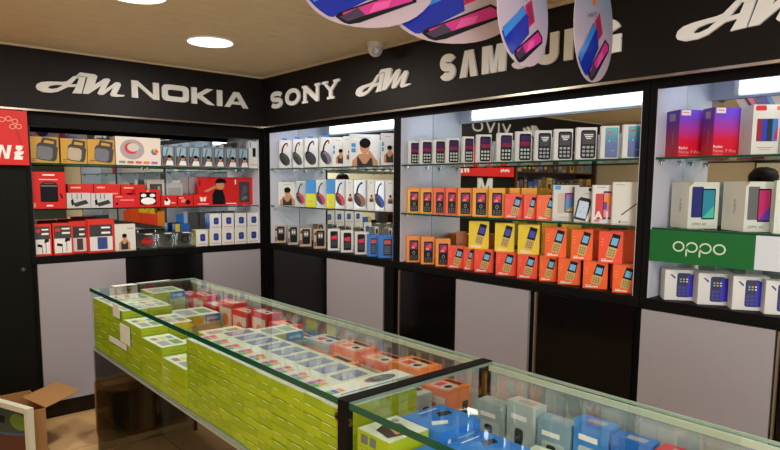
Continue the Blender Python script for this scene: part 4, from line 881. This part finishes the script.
# lime cartons
LIMES = [M(164, 176, 2, .55), M(154, 168, 2, .55), M(172, 180, 4, .55)]; LIME = LIMES[0]; LIMD = LIMES[1]; TOPW = M(206, 214, 196, .45); CB_ = M(28, 120, 196, .45)
LH = .0415; LB = .656
def lime(x0, y0, w, l, z, label, style, rz=0, hh=LH):
    """x0 left face, y0 far side, w along X, l toward the camera"""
    b = MB(); c, s_ = math.cos(rz), math.sin(rz); u = Vector((c, s_, 0)); v = Vector((s_, -c, 0))   # v points to the camera end
    O = Vector((x0, y0, z)); h = hh-.0012
    b.obox(O, u*w, v*l, Vector((0, 0, h)), random.choice(LIMES))
    T = Fr(O+v*l+Vector((0, 0, h)), u, -v, w, l); E_ = Fr(O+v*l, u, (0, 0, 1), w, h); Sd = Fr(O, v, (0, 0, 1), l, h)
    if style == 1:      # long cartons, printed top with pictures
        rect(b, T, 0, 0, 1, 1, TOPW)
        for q in range(2): rrect(b, T, .12+.44*q, .12, .46+.44*q, .48, [GREY, M(120, 140, 100)][q], 2, .1)
        for q in range(3): rect(b, T, .12+.28*q, .58, .34+.28*q, .8, [M(160, 110, 120), M(200, 190, 120), M(120, 130, 170)][q], 2)
        rect(b, E_, .3, .4, .7, .46, M(110, 120, 20)); rect(b, Sd, 0, .93, 1, 1, M(196, 200, 130))
    elif style == 4:    # white carton with an oval window
        rect(b, T, 0, 0, 1, 1, M(226, 228, 220, .45)); ell(b, T, .72, .55, .17, .30, GR2, 2); ell(b, T, .66, .5, .06, .1, M(60, 64, 66), 3); rect(b, T, .2, .02, .98, .10, M(40, 100, 180), 2)
        for q in range(4): rect(b, T, .06+.06*q, .25, .11+.06*q, .6, [M(206, 70, 60), M(80, 170, 70), M(60, 90, 180), M(220, 140, 60)][q], 2)
    elif style == 2:    # cartons whose short end is outward, icon tiles and window on top
        rect(b, T, 0, 0, 1, 1, TOPW)
        cols = [M(60, 90, 180), M(206, 70, 60), M(80, 170, 70), M(150, 90, 170), M(220, 140, 60), M(200, 60, 110)]
        for i_ in range(3):
            for j_ in range(2): rect(b, T, .07+.10*i_+.03*j_, .16+.34*j_, .16+.10*i_+.03*j_, .46+.34*j_, cols[(i_*2+j_) % 6], 2)
        rrect(b, T, .52, .14, .92, .86, M(126, 136, 168, .22), 2, .08); poly(b, T, [(.56, .2), (.72, .2), (.88, .8), (.68, .8)], M(172, 182, 210, .22), 3); rect(b, T, 0, 0, .02, 1, WH, 3)
        rect(b, Sd, 0, .90, 1, 1, M(206, 208, 150))
    else:
        q0 = random.uniform(0, .5); rect(b, Sd, q0, .92, q0+random.uniform(.3, .5), 1, M(236, 238, 190)); rect(b, Sd, 0, 0, 1, .06, M(110, 118, 6))
    o = b.build('phone_carton', org=tuple(O+u*w/2+v*l/2)); tag(o, label, 'box', 'lime cartons in the far glass counter')
# far part: long cartons, stacks stepping down toward the camera
st = [(-.79, .248, 7), (-1.045, .248, 7), (-1.308, .25, 6), (-1.565, .25, 5), (-1.82, .25, 4)]
snm = ['far corner stack', 'second stack from the far corner', 'third stack from the far corner', 'fourth stack from the far corner', 'lowest stack']
lev = ['bottom']+[ORD[q]+' from bottom' for q in range(2, 12)]
for si, (y, l, n_) in enumerate(st):
    for k in range(n_):
        lime(-1.590, y, .13, l, LB+k*LH, 'lime phone carton, %s in %s, outer column' % ('top' if k == n_-1 else lev[k], snm[si]), 1 if k == n_-1 else 0)
    kk = n_ if si < 2 else n_-1+(si == 2)
    for k in range(max(0, kk-2), kk):
        b = lime(-1.455, y-.004, .125, l-.01, LB+(k)*LH, 'printed carton, %s in %s, inner column' % ('top' if k == kk-1 else 'second from top', snm[si]), 1)
    # plain filler support under the inner column
    for k in range(0, max(0, kk-2)):
        lime(-1.455, y-.004, .125, l-.01, LB+k*LH, 'lime phone carton, %s in %s, inner column' % (lev[k], snm[si]), 0)
# loose cartons with blue ends
def blue_end(x, y, w, l, z, label):
    b = MB(); b.box(x, x+w, y-l, y, z, z+LH-.001, LIME); b.box(x+w+.0005, x+w+.09, y-l, y, z, z+LH-.001, CB_)
    T = Fr((x, y-l, z+LH-.001), (1, 0, 0), (0, 1, 0), w+.09, l); rect(b, T, 0, 0, 1, 1, TOPW); rrect(b, T, .1, .15, .5, .8, GREY, 2, .1); rrect(b, T, .58, .2, .9, .8, M(120, 150, 110), 2, .1)
    E_ = Fr((x+w, y-l, z), (1, 0, 0), (0, 0, 1), .09, LH); rect(b, E_, .15, .3, .85, .6, M(150, 190, 220), 2)
    tag(b.build('phone_carton', org=(x+w/2, y-l/2, z)), label, 'box', 'cartons with blue ends')
blue_end(-1.325, -.80, .10, .20, LB+.27, 'printed carton with blue end near the counter far end')
blue_end(-1.325, -1.20, .12, .22, LB+.20, 'printed carton with blue end beside the third lime stack')
blue_end(-1.325, -1.60, .12, .20, LB+.16, 'printed carton with blue end beside the lowest lime stack')
blue_end(-1.30, -2.12, .08, .15, LB+.262, 'printed carton with blue end beside the window cartons')
for i, (x, y, w, l, z0) in enumerate(((-1.325, -.80, .19, .20, .27), (-1.325, -1.20, .21, .22, .20), (-1.325, -1.60, .21, .20, .16), (-1.30, -2.12, .17, .15, .262))):
    b = MB(); b.box(x, x+w, y-l, y, LB, LB+z0-.001, M(170, 176, 120, .5)); F = Fr((x, y-l, LB), (1, 0, 0), (0, 0, 1), w, z0)
    for q in range(5): rect(b, F, 0, .18+.18*q, 1, .19+.18*q, M(120, 130, 20), 1)
    tag(b.build('carton', org=(x+w/2, y-l/2, LB)), 'pale green carton supporting %s blue-ended carton from the far end' % ORD[i+1], 'box', 'support cartons')
# near part: short ends outward, eleven columns
ncol = 11; cw = (3.156-2.085)/ncol
for ci in range(ncol):
    y = -2.085-ci*cw
    nn = 10
    for k in range(nn):
        jx = random.uniform(-.006, .006)
        d = 'nearest' if ci == ncol-1 else ORD[ncol-ci]
        where = 'column nearest the strap' if ci == ncol-1 else '%s column from the strap' % ORD[ncol-ci]
        lime(-1.5895+abs(jx), y-.001, .38 if ci == ncol-2 and k == nn-1 else .30, cw-.0015, LB+k*.0304, '%s, %s, %s' % ('white-topped window carton' if k == nn-1 else 'lime phone carton', 'top' if k == nn-1 else lev[k], where), (4 if ci == ncol-2 else 2) if k == nn-1 else 3, hh=.0304)
# packs in the right part of the counter
SK_ = [M(206, 44, 44), M(216, 60, 50), M(196, 40, 50), M(230, 120, 60), M(226, 96, 50), M(214, 150, 60), M(176, 184, 176), M(230, 130, 60)]
cn = ['red', 'scarlet', 'crimson', 'orange', 'rust orange', 'mustard', 'pale grey', 'amber']
def pack(x, y, w, l, h, m, rz, label, z=LB, clear=False):
    c, s_ = math.cos(rz), math.sin(rz); u = Vector((c, s_, 0)); v = Vector((-s_, c, 0)); O = Vector((x, y, z+.0005))
    b = MB(); b.obox(O, u*w, v*l, Vector((0, 0, h)), m); T = Fr(O+Vector((0, 0, h)), u, v, w, l); F = Fr(O, u, (0, 0, 1), w, h)
    rrect(b, T, .12, .12, .66, .84, M(206, 200, 190), 1); rect(b, T, .2, .5, .58, .76, SK_[(int(abs(x*y)*97)) % 8], 2); ell(b, T, .38, .32, .14, .1, DK, 2); rrect(b, T, .72, .2, .92, .8, DK, 1); S = Fr(O+v*l, -v, (0, 0, 1), l, h); rect(b, S, .1, .45, .9, .9, M(214, 200, 180), 1); ell(b, S, .5, .68, .2, .12, SK_[(int(abs(x*y)*53)) % 8], 2); rect(b, S, .15, .3, .7, .36, WH, 1); rect(b, F, .1, .5, .6, .65, WH, 1); rrect(b, F, .65, .2, .9, .8, DK, 1)
    tag(b.build('accessory_pack', org=tuple(O+u*w/2+v*l/2)), label, 'box', 'accessory packs inside the far counter')
pk = [(-1.10, -.98, .095, .16, .27, 0), (-1.09, -1.16, .085, .16, .29, 1), (-1.10, -1.34, .095, .16, .26, 2), (-1.09, -1.52, .085, .16, .30, 1), (-1.10, -1.70, .095, .16, .28, 0), (-1.09, -1.88, .085, .16, .30, 2), (-1.10, -2.06, .095, .16, .27, 1),
      (-1.12, -2.26, .11, .17, .24, 5), (-1.12, -2.45, .11, .17, .27, 6), (-1.13, -2.64, .12, .17, .28, 3), (-1.13, -2.82, .12, .16, .27, 4), (-1.13, -3.0, .12, .16, .29, 7), (-1.13, -3.145, .12, .12, .25, 3),
      (-1.265, -2.48, .12, .17, .24, 4), (-1.265, -2.68, .12, .17, .25, 7), (-1.265, -2.88, .12, .17, .23, 3), (-1.265, -3.08, .12, .17, .24, 6)]
for i, (x, y, w, l, h, c) in enumerate(pk):
    pack(x, y, w, l, h, SK_[c], random.uniform(-.06, .06), '%s pack inside the far counter, %s from far end along the right' % (cn[c], ORD[i+1]) if i else 'red accessory pack at the far right corner inside the counter')
for i, (x, y, c) in enumerate(((-1.31, -2.36, 6), (-1.0, 0, 0))[:1]): pass
# clear flip cases hanging among the packs
for i, (x, y) in enumerate(((-1.12, -2.36), (-1.1, -2.58), (-1.12, -2.78), (-1.1, -2.98))):
    b = MB(); z0 = LB+.21; b.obox((x, y, z0), (.07, .03, 0), (-.03, .07, 0), (0, 0, .05), PLASTIC); tag(b.build('clear_case', org=(x+.02, y+.05, z0)), 'clear plastic case lying on the packs, %s from the far side' % ORD[i+1], 'case', 'clear plastic cases')

# ---- near counter contents
def bx(name, x, y, w, l, z, h, m, label, draw=None, rz=0, group=None, cat='box'):
    c, s_ = math.cos(rz), math.sin(rz); u = Vector((c, s_, 0)); v = Vector((-s_, c, 0)); O = Vector((x, y, z+.0005))
    b = MB(); b.obox(O, u*w, v*l, Vector((0, 0, h-.001)), m); T = Fr(O+Vector((0, 0, h-.001)), u, v, w, l); F = Fr(O, u, (0, 0, 1), w, h-.001); S = Fr(O+v*l, -v, (0, 0, 1), l, h-.001)
    if draw: draw(b, T, F, S)
    return tag(b.build(name, org=tuple(O+u*w/2+v*l/2)), label, cat, group)
def d_face(b, T, F, S):
    rect(b, T, 0, 0, 1, 1, TOPW); poly(b, T, [(.12, .2), (.45, .12), (.72, .3), (.78, .62), (.5, .8), (.2, .66)], M(60, 52, 44), 2); poly(b, T, [(.34, .22), (.62, .2), (.70, .48), (.46, .58)], M(190, 140, 104), 3); ell(b, T, .8, .8, .1, .08, GREY, 2)
    rrect(b, S, .12, .2, .34, .8, GR2, 1, .1); rrect(b, S, .40, .2, .6, .8, GR2, 1, .1)
NB = LB
for k in range(6):
    bx('phone_carton', -1.585, -3.365, .145, .135, NB+k*.0455, .0455, LIME, 'lime earphone carton, %s in the near counter corner pile' % ('topmost, with face picture' if k == 5 else lev[k]), d_face if k == 5 else (lambda b, T, F, S: (rrect(b, S, .12, .2, .34, .8, GR2, 1, .1), rrect(b, S, .40, .2, .6, .8, GR2, 1, .1))), group='lime cartons in the near counter')
BB = M(24, 116, 206, .4)
def d_bb(b, T, F, S):
    poly(b, T, [(.12, .34), (.40, .22), (.50, .34), (.24, .48)], M(210, 214, 220), 2); poly(b, T, [(.5, .55), (.8, .50), (.86, .64), (.6, .72)], DK, 2); rect(b, T, .3, .86, .75, .89, WH, 2)
    rect(b, F, .4, .45, .85, .55, LBL, 1); ell(b, F, .2, .5, .04, .12, WH, 2); rect(b, S, .2, .45, .6, .55, LBL, 1)
for k in range(4):
    bx('earphone_carton', -1.432, -3.405, .165, .16, NB+k*.068, .068, BB, 'bright blue earphone carton, %s in the blue pile beside lime pile' % ('top' if k == 3 else lev[k]), d_bb, 0, 'blue cartons in the near counter')
for k in range(4):
    bx('earphone_carton', -1.432, -3.58, .165, .165, NB+k*.06, .06, BB, 'bright blue earphone carton, %s in the lower pile beside red carton' % ('top' if k == 3 else lev[k]), d_bb, 0, 'blue cartons in the near counter')
for k in range(4):
    bx('earphone_carton', -1.42, -3.76, .17, .165, NB+k*.053, .053, M(196, 30, 40), 'red earphone carton, %s in the pile at the photo bottom edge' % ('top' if k == 3 else lev[k]), d_bb, 0, 'red cartons in the near counter')
for k in range(6):
    bx('phone_carton', -1.585, -3.525, .145, .145, NB+k*.040, .040, BB if k > 3 else LIME, 'flat carton by the near counter side glass, %s of second pile' % ('top' if k == 5 else lev[k]), None, group='second pile of flat cartons')
for k in range(2): bx('white_box', -1.20, -3.66, .12, .17, NB+k*.085, .085, M(196, 206, 186), '%s pale green-white charger box at the middle of the near counter' % ['lower', 'upper'][k], (lambda b, T, F, S: (rect(b, T, .5, .3, .8, .5, GR2, 1), text(b, T, '4G', .5, .3, .2, DK, 2))) if False else (lambda b, T, F, S: rect(b, T, .5, .3, .85, .42, GR2, 1)), .1, 'charger boxes')
for i, (y, c, h) in enumerate(((-3.34, M(150, 164, 166), .24), (-3.46, M(170, 182, 180), .27), (-3.58, M(120, 150, 170), .25), (-3.70, M(30, 120, 200), .28), (-3.82, M(24, 100, 190), .27), (-3.94, M(190, 34, 50), .27), (-4.06, M(196, 40, 54), .29), (-4.18, M(176, 34, 46), .27), (-4.30, M(190, 40, 50), .29), (-4.42, M(60, 110, 170), .26))):
    bx('accessory_pack', -1.075, y, .055, .11, NB, h, c, '%s pack along near counter right side, %s from the strap' % (['grey', 'pale grey', 'grey-blue', 'bright blue', 'deep blue', 'red', 'rosy red', 'dark red', 'warm red', 'steel blue'][i], ORD[i+1]), (lambda b, T, F, S: (rect(b, S, .15, .8, .7, .86, WH, 1), rrect(b, S, .15, .35, .85, .74, M(176, 190, 196), 1, .1), rrect(b, S, .3, .4, .6, .7, DK, 2, .3), rrect(b, T, .2, .2, .7, .7, GREY, 1))), .03*(-1)**i, 'packs along the right side of near counter')
# little clear price tabs and the round brown stand
for i in range(7):
    y = -3.32-i*.115; b = MB(); x = -1.205
    b.obox((x, y, NB+.003), (.012, 0, .0), (0, -.075, 0), (0, 0, .003), M(230, 234, 236, .2)); b.obox((x+.012, y, NB+.003), (.002, 0, 0), (0, -.075, 0), (0, 0, .11), PLASTIC)
    tag(b.build('price_tab', org=(x, y, NB+.003)), 'clear acrylic price tab in the near counter, %s from the strap' % ORD[i+1], 'tab', 'acrylic price tabs')

# ------------------------------------------------------------------ floor things
def crate(name, x0, x1, y0, y1, h, label, flaps, filler=None):
    CB = M(170, 124, 74, .7, var=3)
    root = empty(name, ((x0+x1)/2, (y0+y1)/2, 0), label, 'box')
    b = MB(); t = .005
    b.box(x0, x1, y0, y0+t, .001, h, CB); b.box(x0, x1, y1-t, y1, .001, h, CB); b.box(x0, x0+t, y0+t, y1-t, .001, h, CB); b.box(x1-t, x1, y0+t, y1-t, .001, h, CB); b.box(x0+t, x1-t, y0+t, y1-t, .001, .006, CB)
    b.build('body', root)
    for o, a, c in flaps:
        o, a, c = Vector(o), Vector(a), Vector(c); n = a.cross(c).normalized()*.004
        b = MB(); b.obox(o, a, c, n if n.z > 0 else -n, CB); b.build('flap', root)
    return root
crate('cardboard_box', -2.0, -1.83, -.63, -.22, .30, 'open brown cardboard box with raised flap below the white door', [((-1.83, -.63, .301), (.235, .19, .0), (-.07, .27, .004))])
r2 = crate('cardboard_box', -1.515, -.98, -.62, -.45, .35, 'brown cardboard carton with torn tape standing behind the far counter end', [((-1.51, -.62, .351), (.52, 0, 0), (0, .08, .012)), ((-1.51, -.45, .351), (.52, 0, 0), (0, -.08, .015))])
b = MB(); b.box(-1.27, -1.22, -.6245, -.6205, .02, .35, M(186, 168, 130, .4)); b.build('packing_tape', r2)
b = MB(); b.box(-1.46, -1.30, -.6235, -.6205, .03, .30, M(40, 62, 50, .3)); b.build('printed_patch', r2)
b = MB(); b.box(-1.20, -1.00, -.6235, -.6205, .03, .30, M(30, 50, 42, .3)); b.build('printed_patch', r2)
# framed sign board leaning at the lower left
A0 = Vector((-2.15, -.45, 0)); A1 = Vector((-1.972, -.905, 0))
dirx = (A1-A0).normalized(); nrm = Vector((dirx.y, -dirx.x, 0)); 
if nrm.dot(CAMP-A0) < 0: nrm = -nrm
right = Vector((-nrm.y, nrm.x, 0)); Lw = (A1-A0).length; Z1 = .405
P0 = A0 if right.dot(A1-A0) > 0 else A1
root = empty('framed_board', tuple((A0+A1)/2), 'white-framed printed board standing on the floor at lower left corner', 'board')
FRM = M(214, 214, 196, .5); t = .035
b = MB()
b.obox(P0-nrm*t, right*Lw, nrm*t, Vector((0, 0, .03)), FRM); b.obox(P0-nrm*t+Vector((0, 0, Z1-.03)), right*Lw, nrm*t, Vector((0, 0, .03)), FRM)
for q in (0, Lw-.03): b.obox(P0-nrm*t+right*q+Vector((0, 0, .03)), right*.03, nrm*t, Vector((0, 0, Z1-.06)), FRM)
b.build('frame', root)
b = MB(); O = P0-nrm*(t*.6)+right*.03+Vector((0, 0, .03)); w = Lw-.06; h = Z1-.06
b.obox(O-nrm*.01, right*w, nrm*.01, Vector((0, 0, h)), M(40, 66, 66, .4)); F = Fr(O, right, (0, 0, 1), w, h)
poly(b, F, [(0, 0), (1, 0), (1, .62), (.5, .52), (0, .50)], M(84, 34, 30, .4)); poly(b, F, [(0, .50), (.5, .52), (1, .62), (1, .66), (.5, .56), (0, .54)], M(40, 90, 140, .4), 2)
ell(b, F, .80, .80, .18, .13, M(90, 130, 40, .4), 2); poly(b, F, [(.3, .7), (.5, .72), (.52, .84), (.4, .82), (.3, .88)], DK, 3)
poly(b, F, [(.5, .2), (.62, .26), (.7, .24), (.82, .34), (.82, .32), (.7, .22), (.62, .24), (.5, .18)], M(190, 150, 150, .4), 2)
b.build('printed_panel', root)

# ------------------------------------------------------------------ danglers (oval phone cards on strings)
CARD = ramp_mat('pale_card_print', [(0, (204, 186, 200)), (.5, (190, 178, 204)), (1, (130, 168, 204))], rough=.22)
def dangler(px, py, D, w, h, yaw, roll, label):
    d = (CC*F_PX+CA*(px-390)-CB*(py-CY))/F_PX; C_ = CAMP+d*D
    toc = (CAMP-C_); a = math.atan2(toc.x, toc.y)+math.radians(yaw)
    n = Vector((math.sin(a), math.cos(a), 0)); u0 = Vector((-n.y, n.x, 0)); v0 = Vector((0, 0, 1)); t = math.radians(roll)
    u = u0*math.cos(t)+v0*math.sin(t); v = v0*math.cos(t)-u0*math.sin(t)
    root = empty('hanging_card', tuple(C_), label, 'card', 'oval phone cards hanging from the ceiling')
    F = Fr(C_-u*w/2-v*h/2, u, v, w, h); b = MB(); N_ = 40
    ov = lambda q: (.5+.5*math.copysign(abs(math.cos(q))**.9, math.cos(q)), .5+.5*math.copysign(abs(math.sin(q))**.9, math.sin(q)))
    O_ = [ov(2*math.pi*i/N_) for i in range(N_)]
    P = [F.p(a_, b_, 0) for a_, b_ in O_]; Q = [p-n*.0012 for p in P]
    b.face(P, CARD); b.face(Q[::-1], CARD); b.grid(P+Q, [(i, N_+i, N_+(i+1) % N_, (i+1) % N_) for i in range(N_)], WH)
    def clip(P_):   # keep artwork inside the oval
        o = []
        for a_, b_ in P_:
            r_ = math.hypot((a_-.5)/.49, (b_-.5)/.49); o.append((a_, b_) if r_ <= 1 else (.5+(a_-.5)/r_, .5+(b_-.5)/r_))
        return o
    def dense(P_):
        o = []
        for (a_, b_), (c_, d_) in zip(P_, P_[1:]+P_[:1]):
            for q in range(6): o.append((a_+(c_-a_)*q/6, b_+(d_-b_)*q/6))
        return o
    def art(F_, P_, m, k): poly(b, F_, clip(dense(P_)), m, k)
    for F_ in (F, Fr(C_+u*w/2-v*h/2-n*.0012, -u, v, w, h)):
        art(F_, rotpts([(.53, .40), (.68, .40), (.68, .62), (.53, .62)], (.6, .5), 24, w/h), M(206, 24, 70, .2), 1); art(F_, rotpts([(.56, .42), (.655, .42), (.655, .60), (.56, .60)], (.6, .5), 24, w/h), M(150, 30, 90, .2), 2)
        art(F_, [(.06, .26), (.20, .04), (.58, .32), (.56, .48), (.46, .56)], M(24, 50, 180, .15), 3); art(F_, [(.08, .30), (.12, .22), (.52, .50), (.46, .55)], M(60, 140, 230, .15), 4)
        art(F_, [(.28, .09), (.38, .0), (.86, .27), (.86, .33), (.76, .39), (.30, .13)], DK, 5); art(F_, [(.36, .055), (.83, .28), (.83, .32), (.76, .365), (.33, .13)], M(214, 40, 150, .2), 6); art(F_, [(.31, .09), (.37, .05), (.50, .12), (.44, .19)], M(60, 40, 80, .2), 7)
        art(F_, [(.52, .14), (.66, .21), (.68, .28), (.56, .24)], M(240, 90, 180, .2), 7)
        rrect(b, F_, .46, .72, .54, .80, M(240, 110, 40), 2); text(b, F_, 'redmi Y3', .34, .61, .05, M(70, 70, 90), 2)
    b.build('card', root)
    top = C_+v*(h/2)*.98
    b = MB(); b.cyl(top, (top.x, top.y, ZC-.0005), .0008, .0008, M(200, 200, 200), 6); b.build('string', root)
dangler(368, -24, 2.2, .50, .36, 4, -3, 'large oval phone card facing the viewer, leftmost of the hanging cards')
dangler(455, -8, 2.2, .50, .36, 2, -3, 'large oval phone card with blue handset, second of the hanging cards')
dangler(525, 13, 1.93, .44, .325, -69, 5, 'narrow turned oval phone card hanging before the second S of SAMSUNG')
dangler(595, 29, 2.2, .46, .37, -73, 13, 'narrow turned oval phone card hanging before the letter N of SAMSUNG')
# ------------------------------------------------------------------ person reflected in the mirror
def skin_mesh(name, pts, edges, rad, mat, root, sub=2, extra=None):
    me = bpy.data.meshes.new(name); me.from_pydata(pts, edges, []); o = bpy.data.objects.new(name, me); COL.objects.link(o)
    o.parent = root
    md = o.modifiers.new('skin', 'SKIN'); md.use_smooth_shade = True
    for i, r_ in enumerate(rad):
        sv = me.skin_vertices[0].data[i]; sv.radius = r_ if isinstance(r_, tuple) else (r_, r_); sv.use_root = (i == 0)
    s = o.modifiers.new('sub', 'SUBSURF'); s.levels = s.render_levels = sub
    me.materials.append(mat)
    return o
PX, PY = -2.67, -2.70
root = empty('person', (PX, PY, 0), 'person in a blue shirt standing behind the shop floor, head seen mirrored', 'person')
root.scale = (.97, .97, .97); root.rotation_euler = (0, 0, math.radians(-18))     # faces -Y, slightly to -X
SKN = M(150, 104, 78, .6)
# local coordinates: faces -Y
J = [(0, 0, .95), (0, 0, 1.12), (0, .01, 1.30), (0, .015, 1.45), (0, .01, 1.53), (0, -.005, 1.60), (0, -.01, 1.70), (0, 0, 1.765)]
Rr = [(.15, .10), (.135, .095), (.165, .105), (.11, .075), (.055, .055), (.062, .075), (.078, .095), (.055, .07)]
E_ = [(0, 1), (1, 2), (2, 3), (3, 4), (4, 5), (5, 6), (6, 7)]
def add(parent, chain):
    p = parent
    for co, r_ in chain: J.append(co); Rr.append(r_); E_.append((p, len(J)-1)); p = len(J)-1
    return p
for s_ in (-1, 1):
    wr = add(3, [((s_*.18, .015, 1.43), .055), ((s_*.225, .02, 1.15), .042), ((s_*.235, -.06, .92), .028), ((s_*.232, -.08, .86), (.034, .018))])
    for q in range(4): add(wr, [((s_*.228, -.105+.018*q-.01, .80), .009), ((s_*.222, -.11+.018*q-.01, [.765, .755, .76, .775][q]), .008)])
    add(wr, [((s_*.215, -.115, .83), .010), ((s_*.205, -.13, .80), .009)])
    ft = add(0, [((s_*.10, 0, .86), .092), ((s_*.11, -.005, .50), .06), ((s_*.115, .02, .10), .042), ((s_*.115, .0, .045), .042)])
    add(ft, [((s_*.12, -.12, .03), .032), ((s_*.12, -.17, .028), .025)])
body = skin_mesh('body', J, E_, Rr, SKN, root)
SH = M(90, 112, 150, .7)
j = [(0, 0, .96), (0, 0, 1.12), (0, .01, 1.30), (0, .015, 1.43), (0, .01, 1.49)]; r_ = [(.165, .118), (.15, .112), (.178, .12), (.125, .088), (.07, .066)]; e_ = [(0, 1), (1, 2), (2, 3), (3, 4)]
for s_ in (-1, 1):
    n_ = len(j); j += [(s_*.18, .015, 1.43), (s_*.205, .018, 1.28), (s_*.222, .02, 1.17)]; r_ += [.068, .062, .058]; e_ += [(3, n_), (n_, n_+1), (n_+1, n_+2)]
skin_mesh('shirt', j, e_, r_, SH, root)
j = [(0, 0, 1.0), (0, 0, .93)]; r_ = [(.155, .11), (.165, .115)]; e_ = [(0, 1)]
for s_ in (-1, 1):
    n_ = len(j); j += [(s_*.10, 0, .84), (s_*.11, -.005, .50), (s_*.115, .018, .10)]; r_ += [.105, .076, .062]; e_ += [(1, n_), (n_, n_+1), (n_+1, n_+2)]
skin_mesh('trousers', j, e_, r_, M(40, 42, 54, .7), root)
ORGP = ORG[root.name]
def pmesh(name, build_fn, mats=None):
    b = MB(); build_fn(b); me = bpy.data.meshes.new(name); me.from_pydata(b.v, [], b.f)
    for m in b.mats: me.materials.append(m)
    me.polygons.foreach_set('material_index', b.m); me.polygons.foreach_set('use_smooth', b.sm)
    o = bpy.data.objects.new(name, me); COL.objects.link(o); o.parent = root; return o
def fhair(b):
    b.ball((0, .022, 1.745), .108, .118, .085, HAIR, 24); b.ball((0, .065, 1.69), .094, .075, .085, HAIR, 20)
    random.seed(3)
    for q in range(26):
        a_ = random.uniform(0, 6.28); t_ = random.uniform(.15, 1.1); b.ball((.09*math.sin(t_)*math.cos(a_), .02+.10*math.sin(t_)*math.sin(a_), 1.75+.07*math.cos(t_)), .024, .026, .018, HAIR, 8)
pmesh('hair', fhair)
def fface(b):
    b.ball((0, -.108, 1.655), .014, .020, .022, SKN, 12)
    for s_ in (-1, 1):
        b.ball((s_*.088, .005, 1.665), .012, .022, .034, SKN, 12); b.ball((s_*.032, -.086, 1.685), .015, .012, .008, M(230, 226, 220), 10); b.ball((s_*.032, -.096, 1.685), .006, .005, .006, DK, 8); b.ball((s_*.032, -.092, 1.706), .022, .01, .005, HAIR, 8)
    b.ball((0, -.088, 1.618), .026, .012, .007, M(130, 70, 66), 10)
pmesh('face', fface)
pmesh('shoe', lambda b: b.ball((-.12, -.055, .035), .05, .14, .04, M(30, 28, 28), 16)); pmesh('shoe', lambda b: b.ball((.12, -.055, .035), .05, .14, .04, M(30, 28, 28), 16))
# framed notice on the left wall, seen mirrored beside the head
root = empty('wall_frame', (XL+.01, -2.26, 1.66), 'thin black framed notice on the beige wall, seen mirrored', 'picture frame')
b = MB(); b.box(XL+.0005, XL+.02, -2.55, -1.98, 1.42, 1.90, DK); b.build('frame', root); b = MB(); b.box(XL+.0205, XL+.023, -2.53, -2.0, 1.44, 1.88, M(214, 206, 190)); b.build('sheet', root)
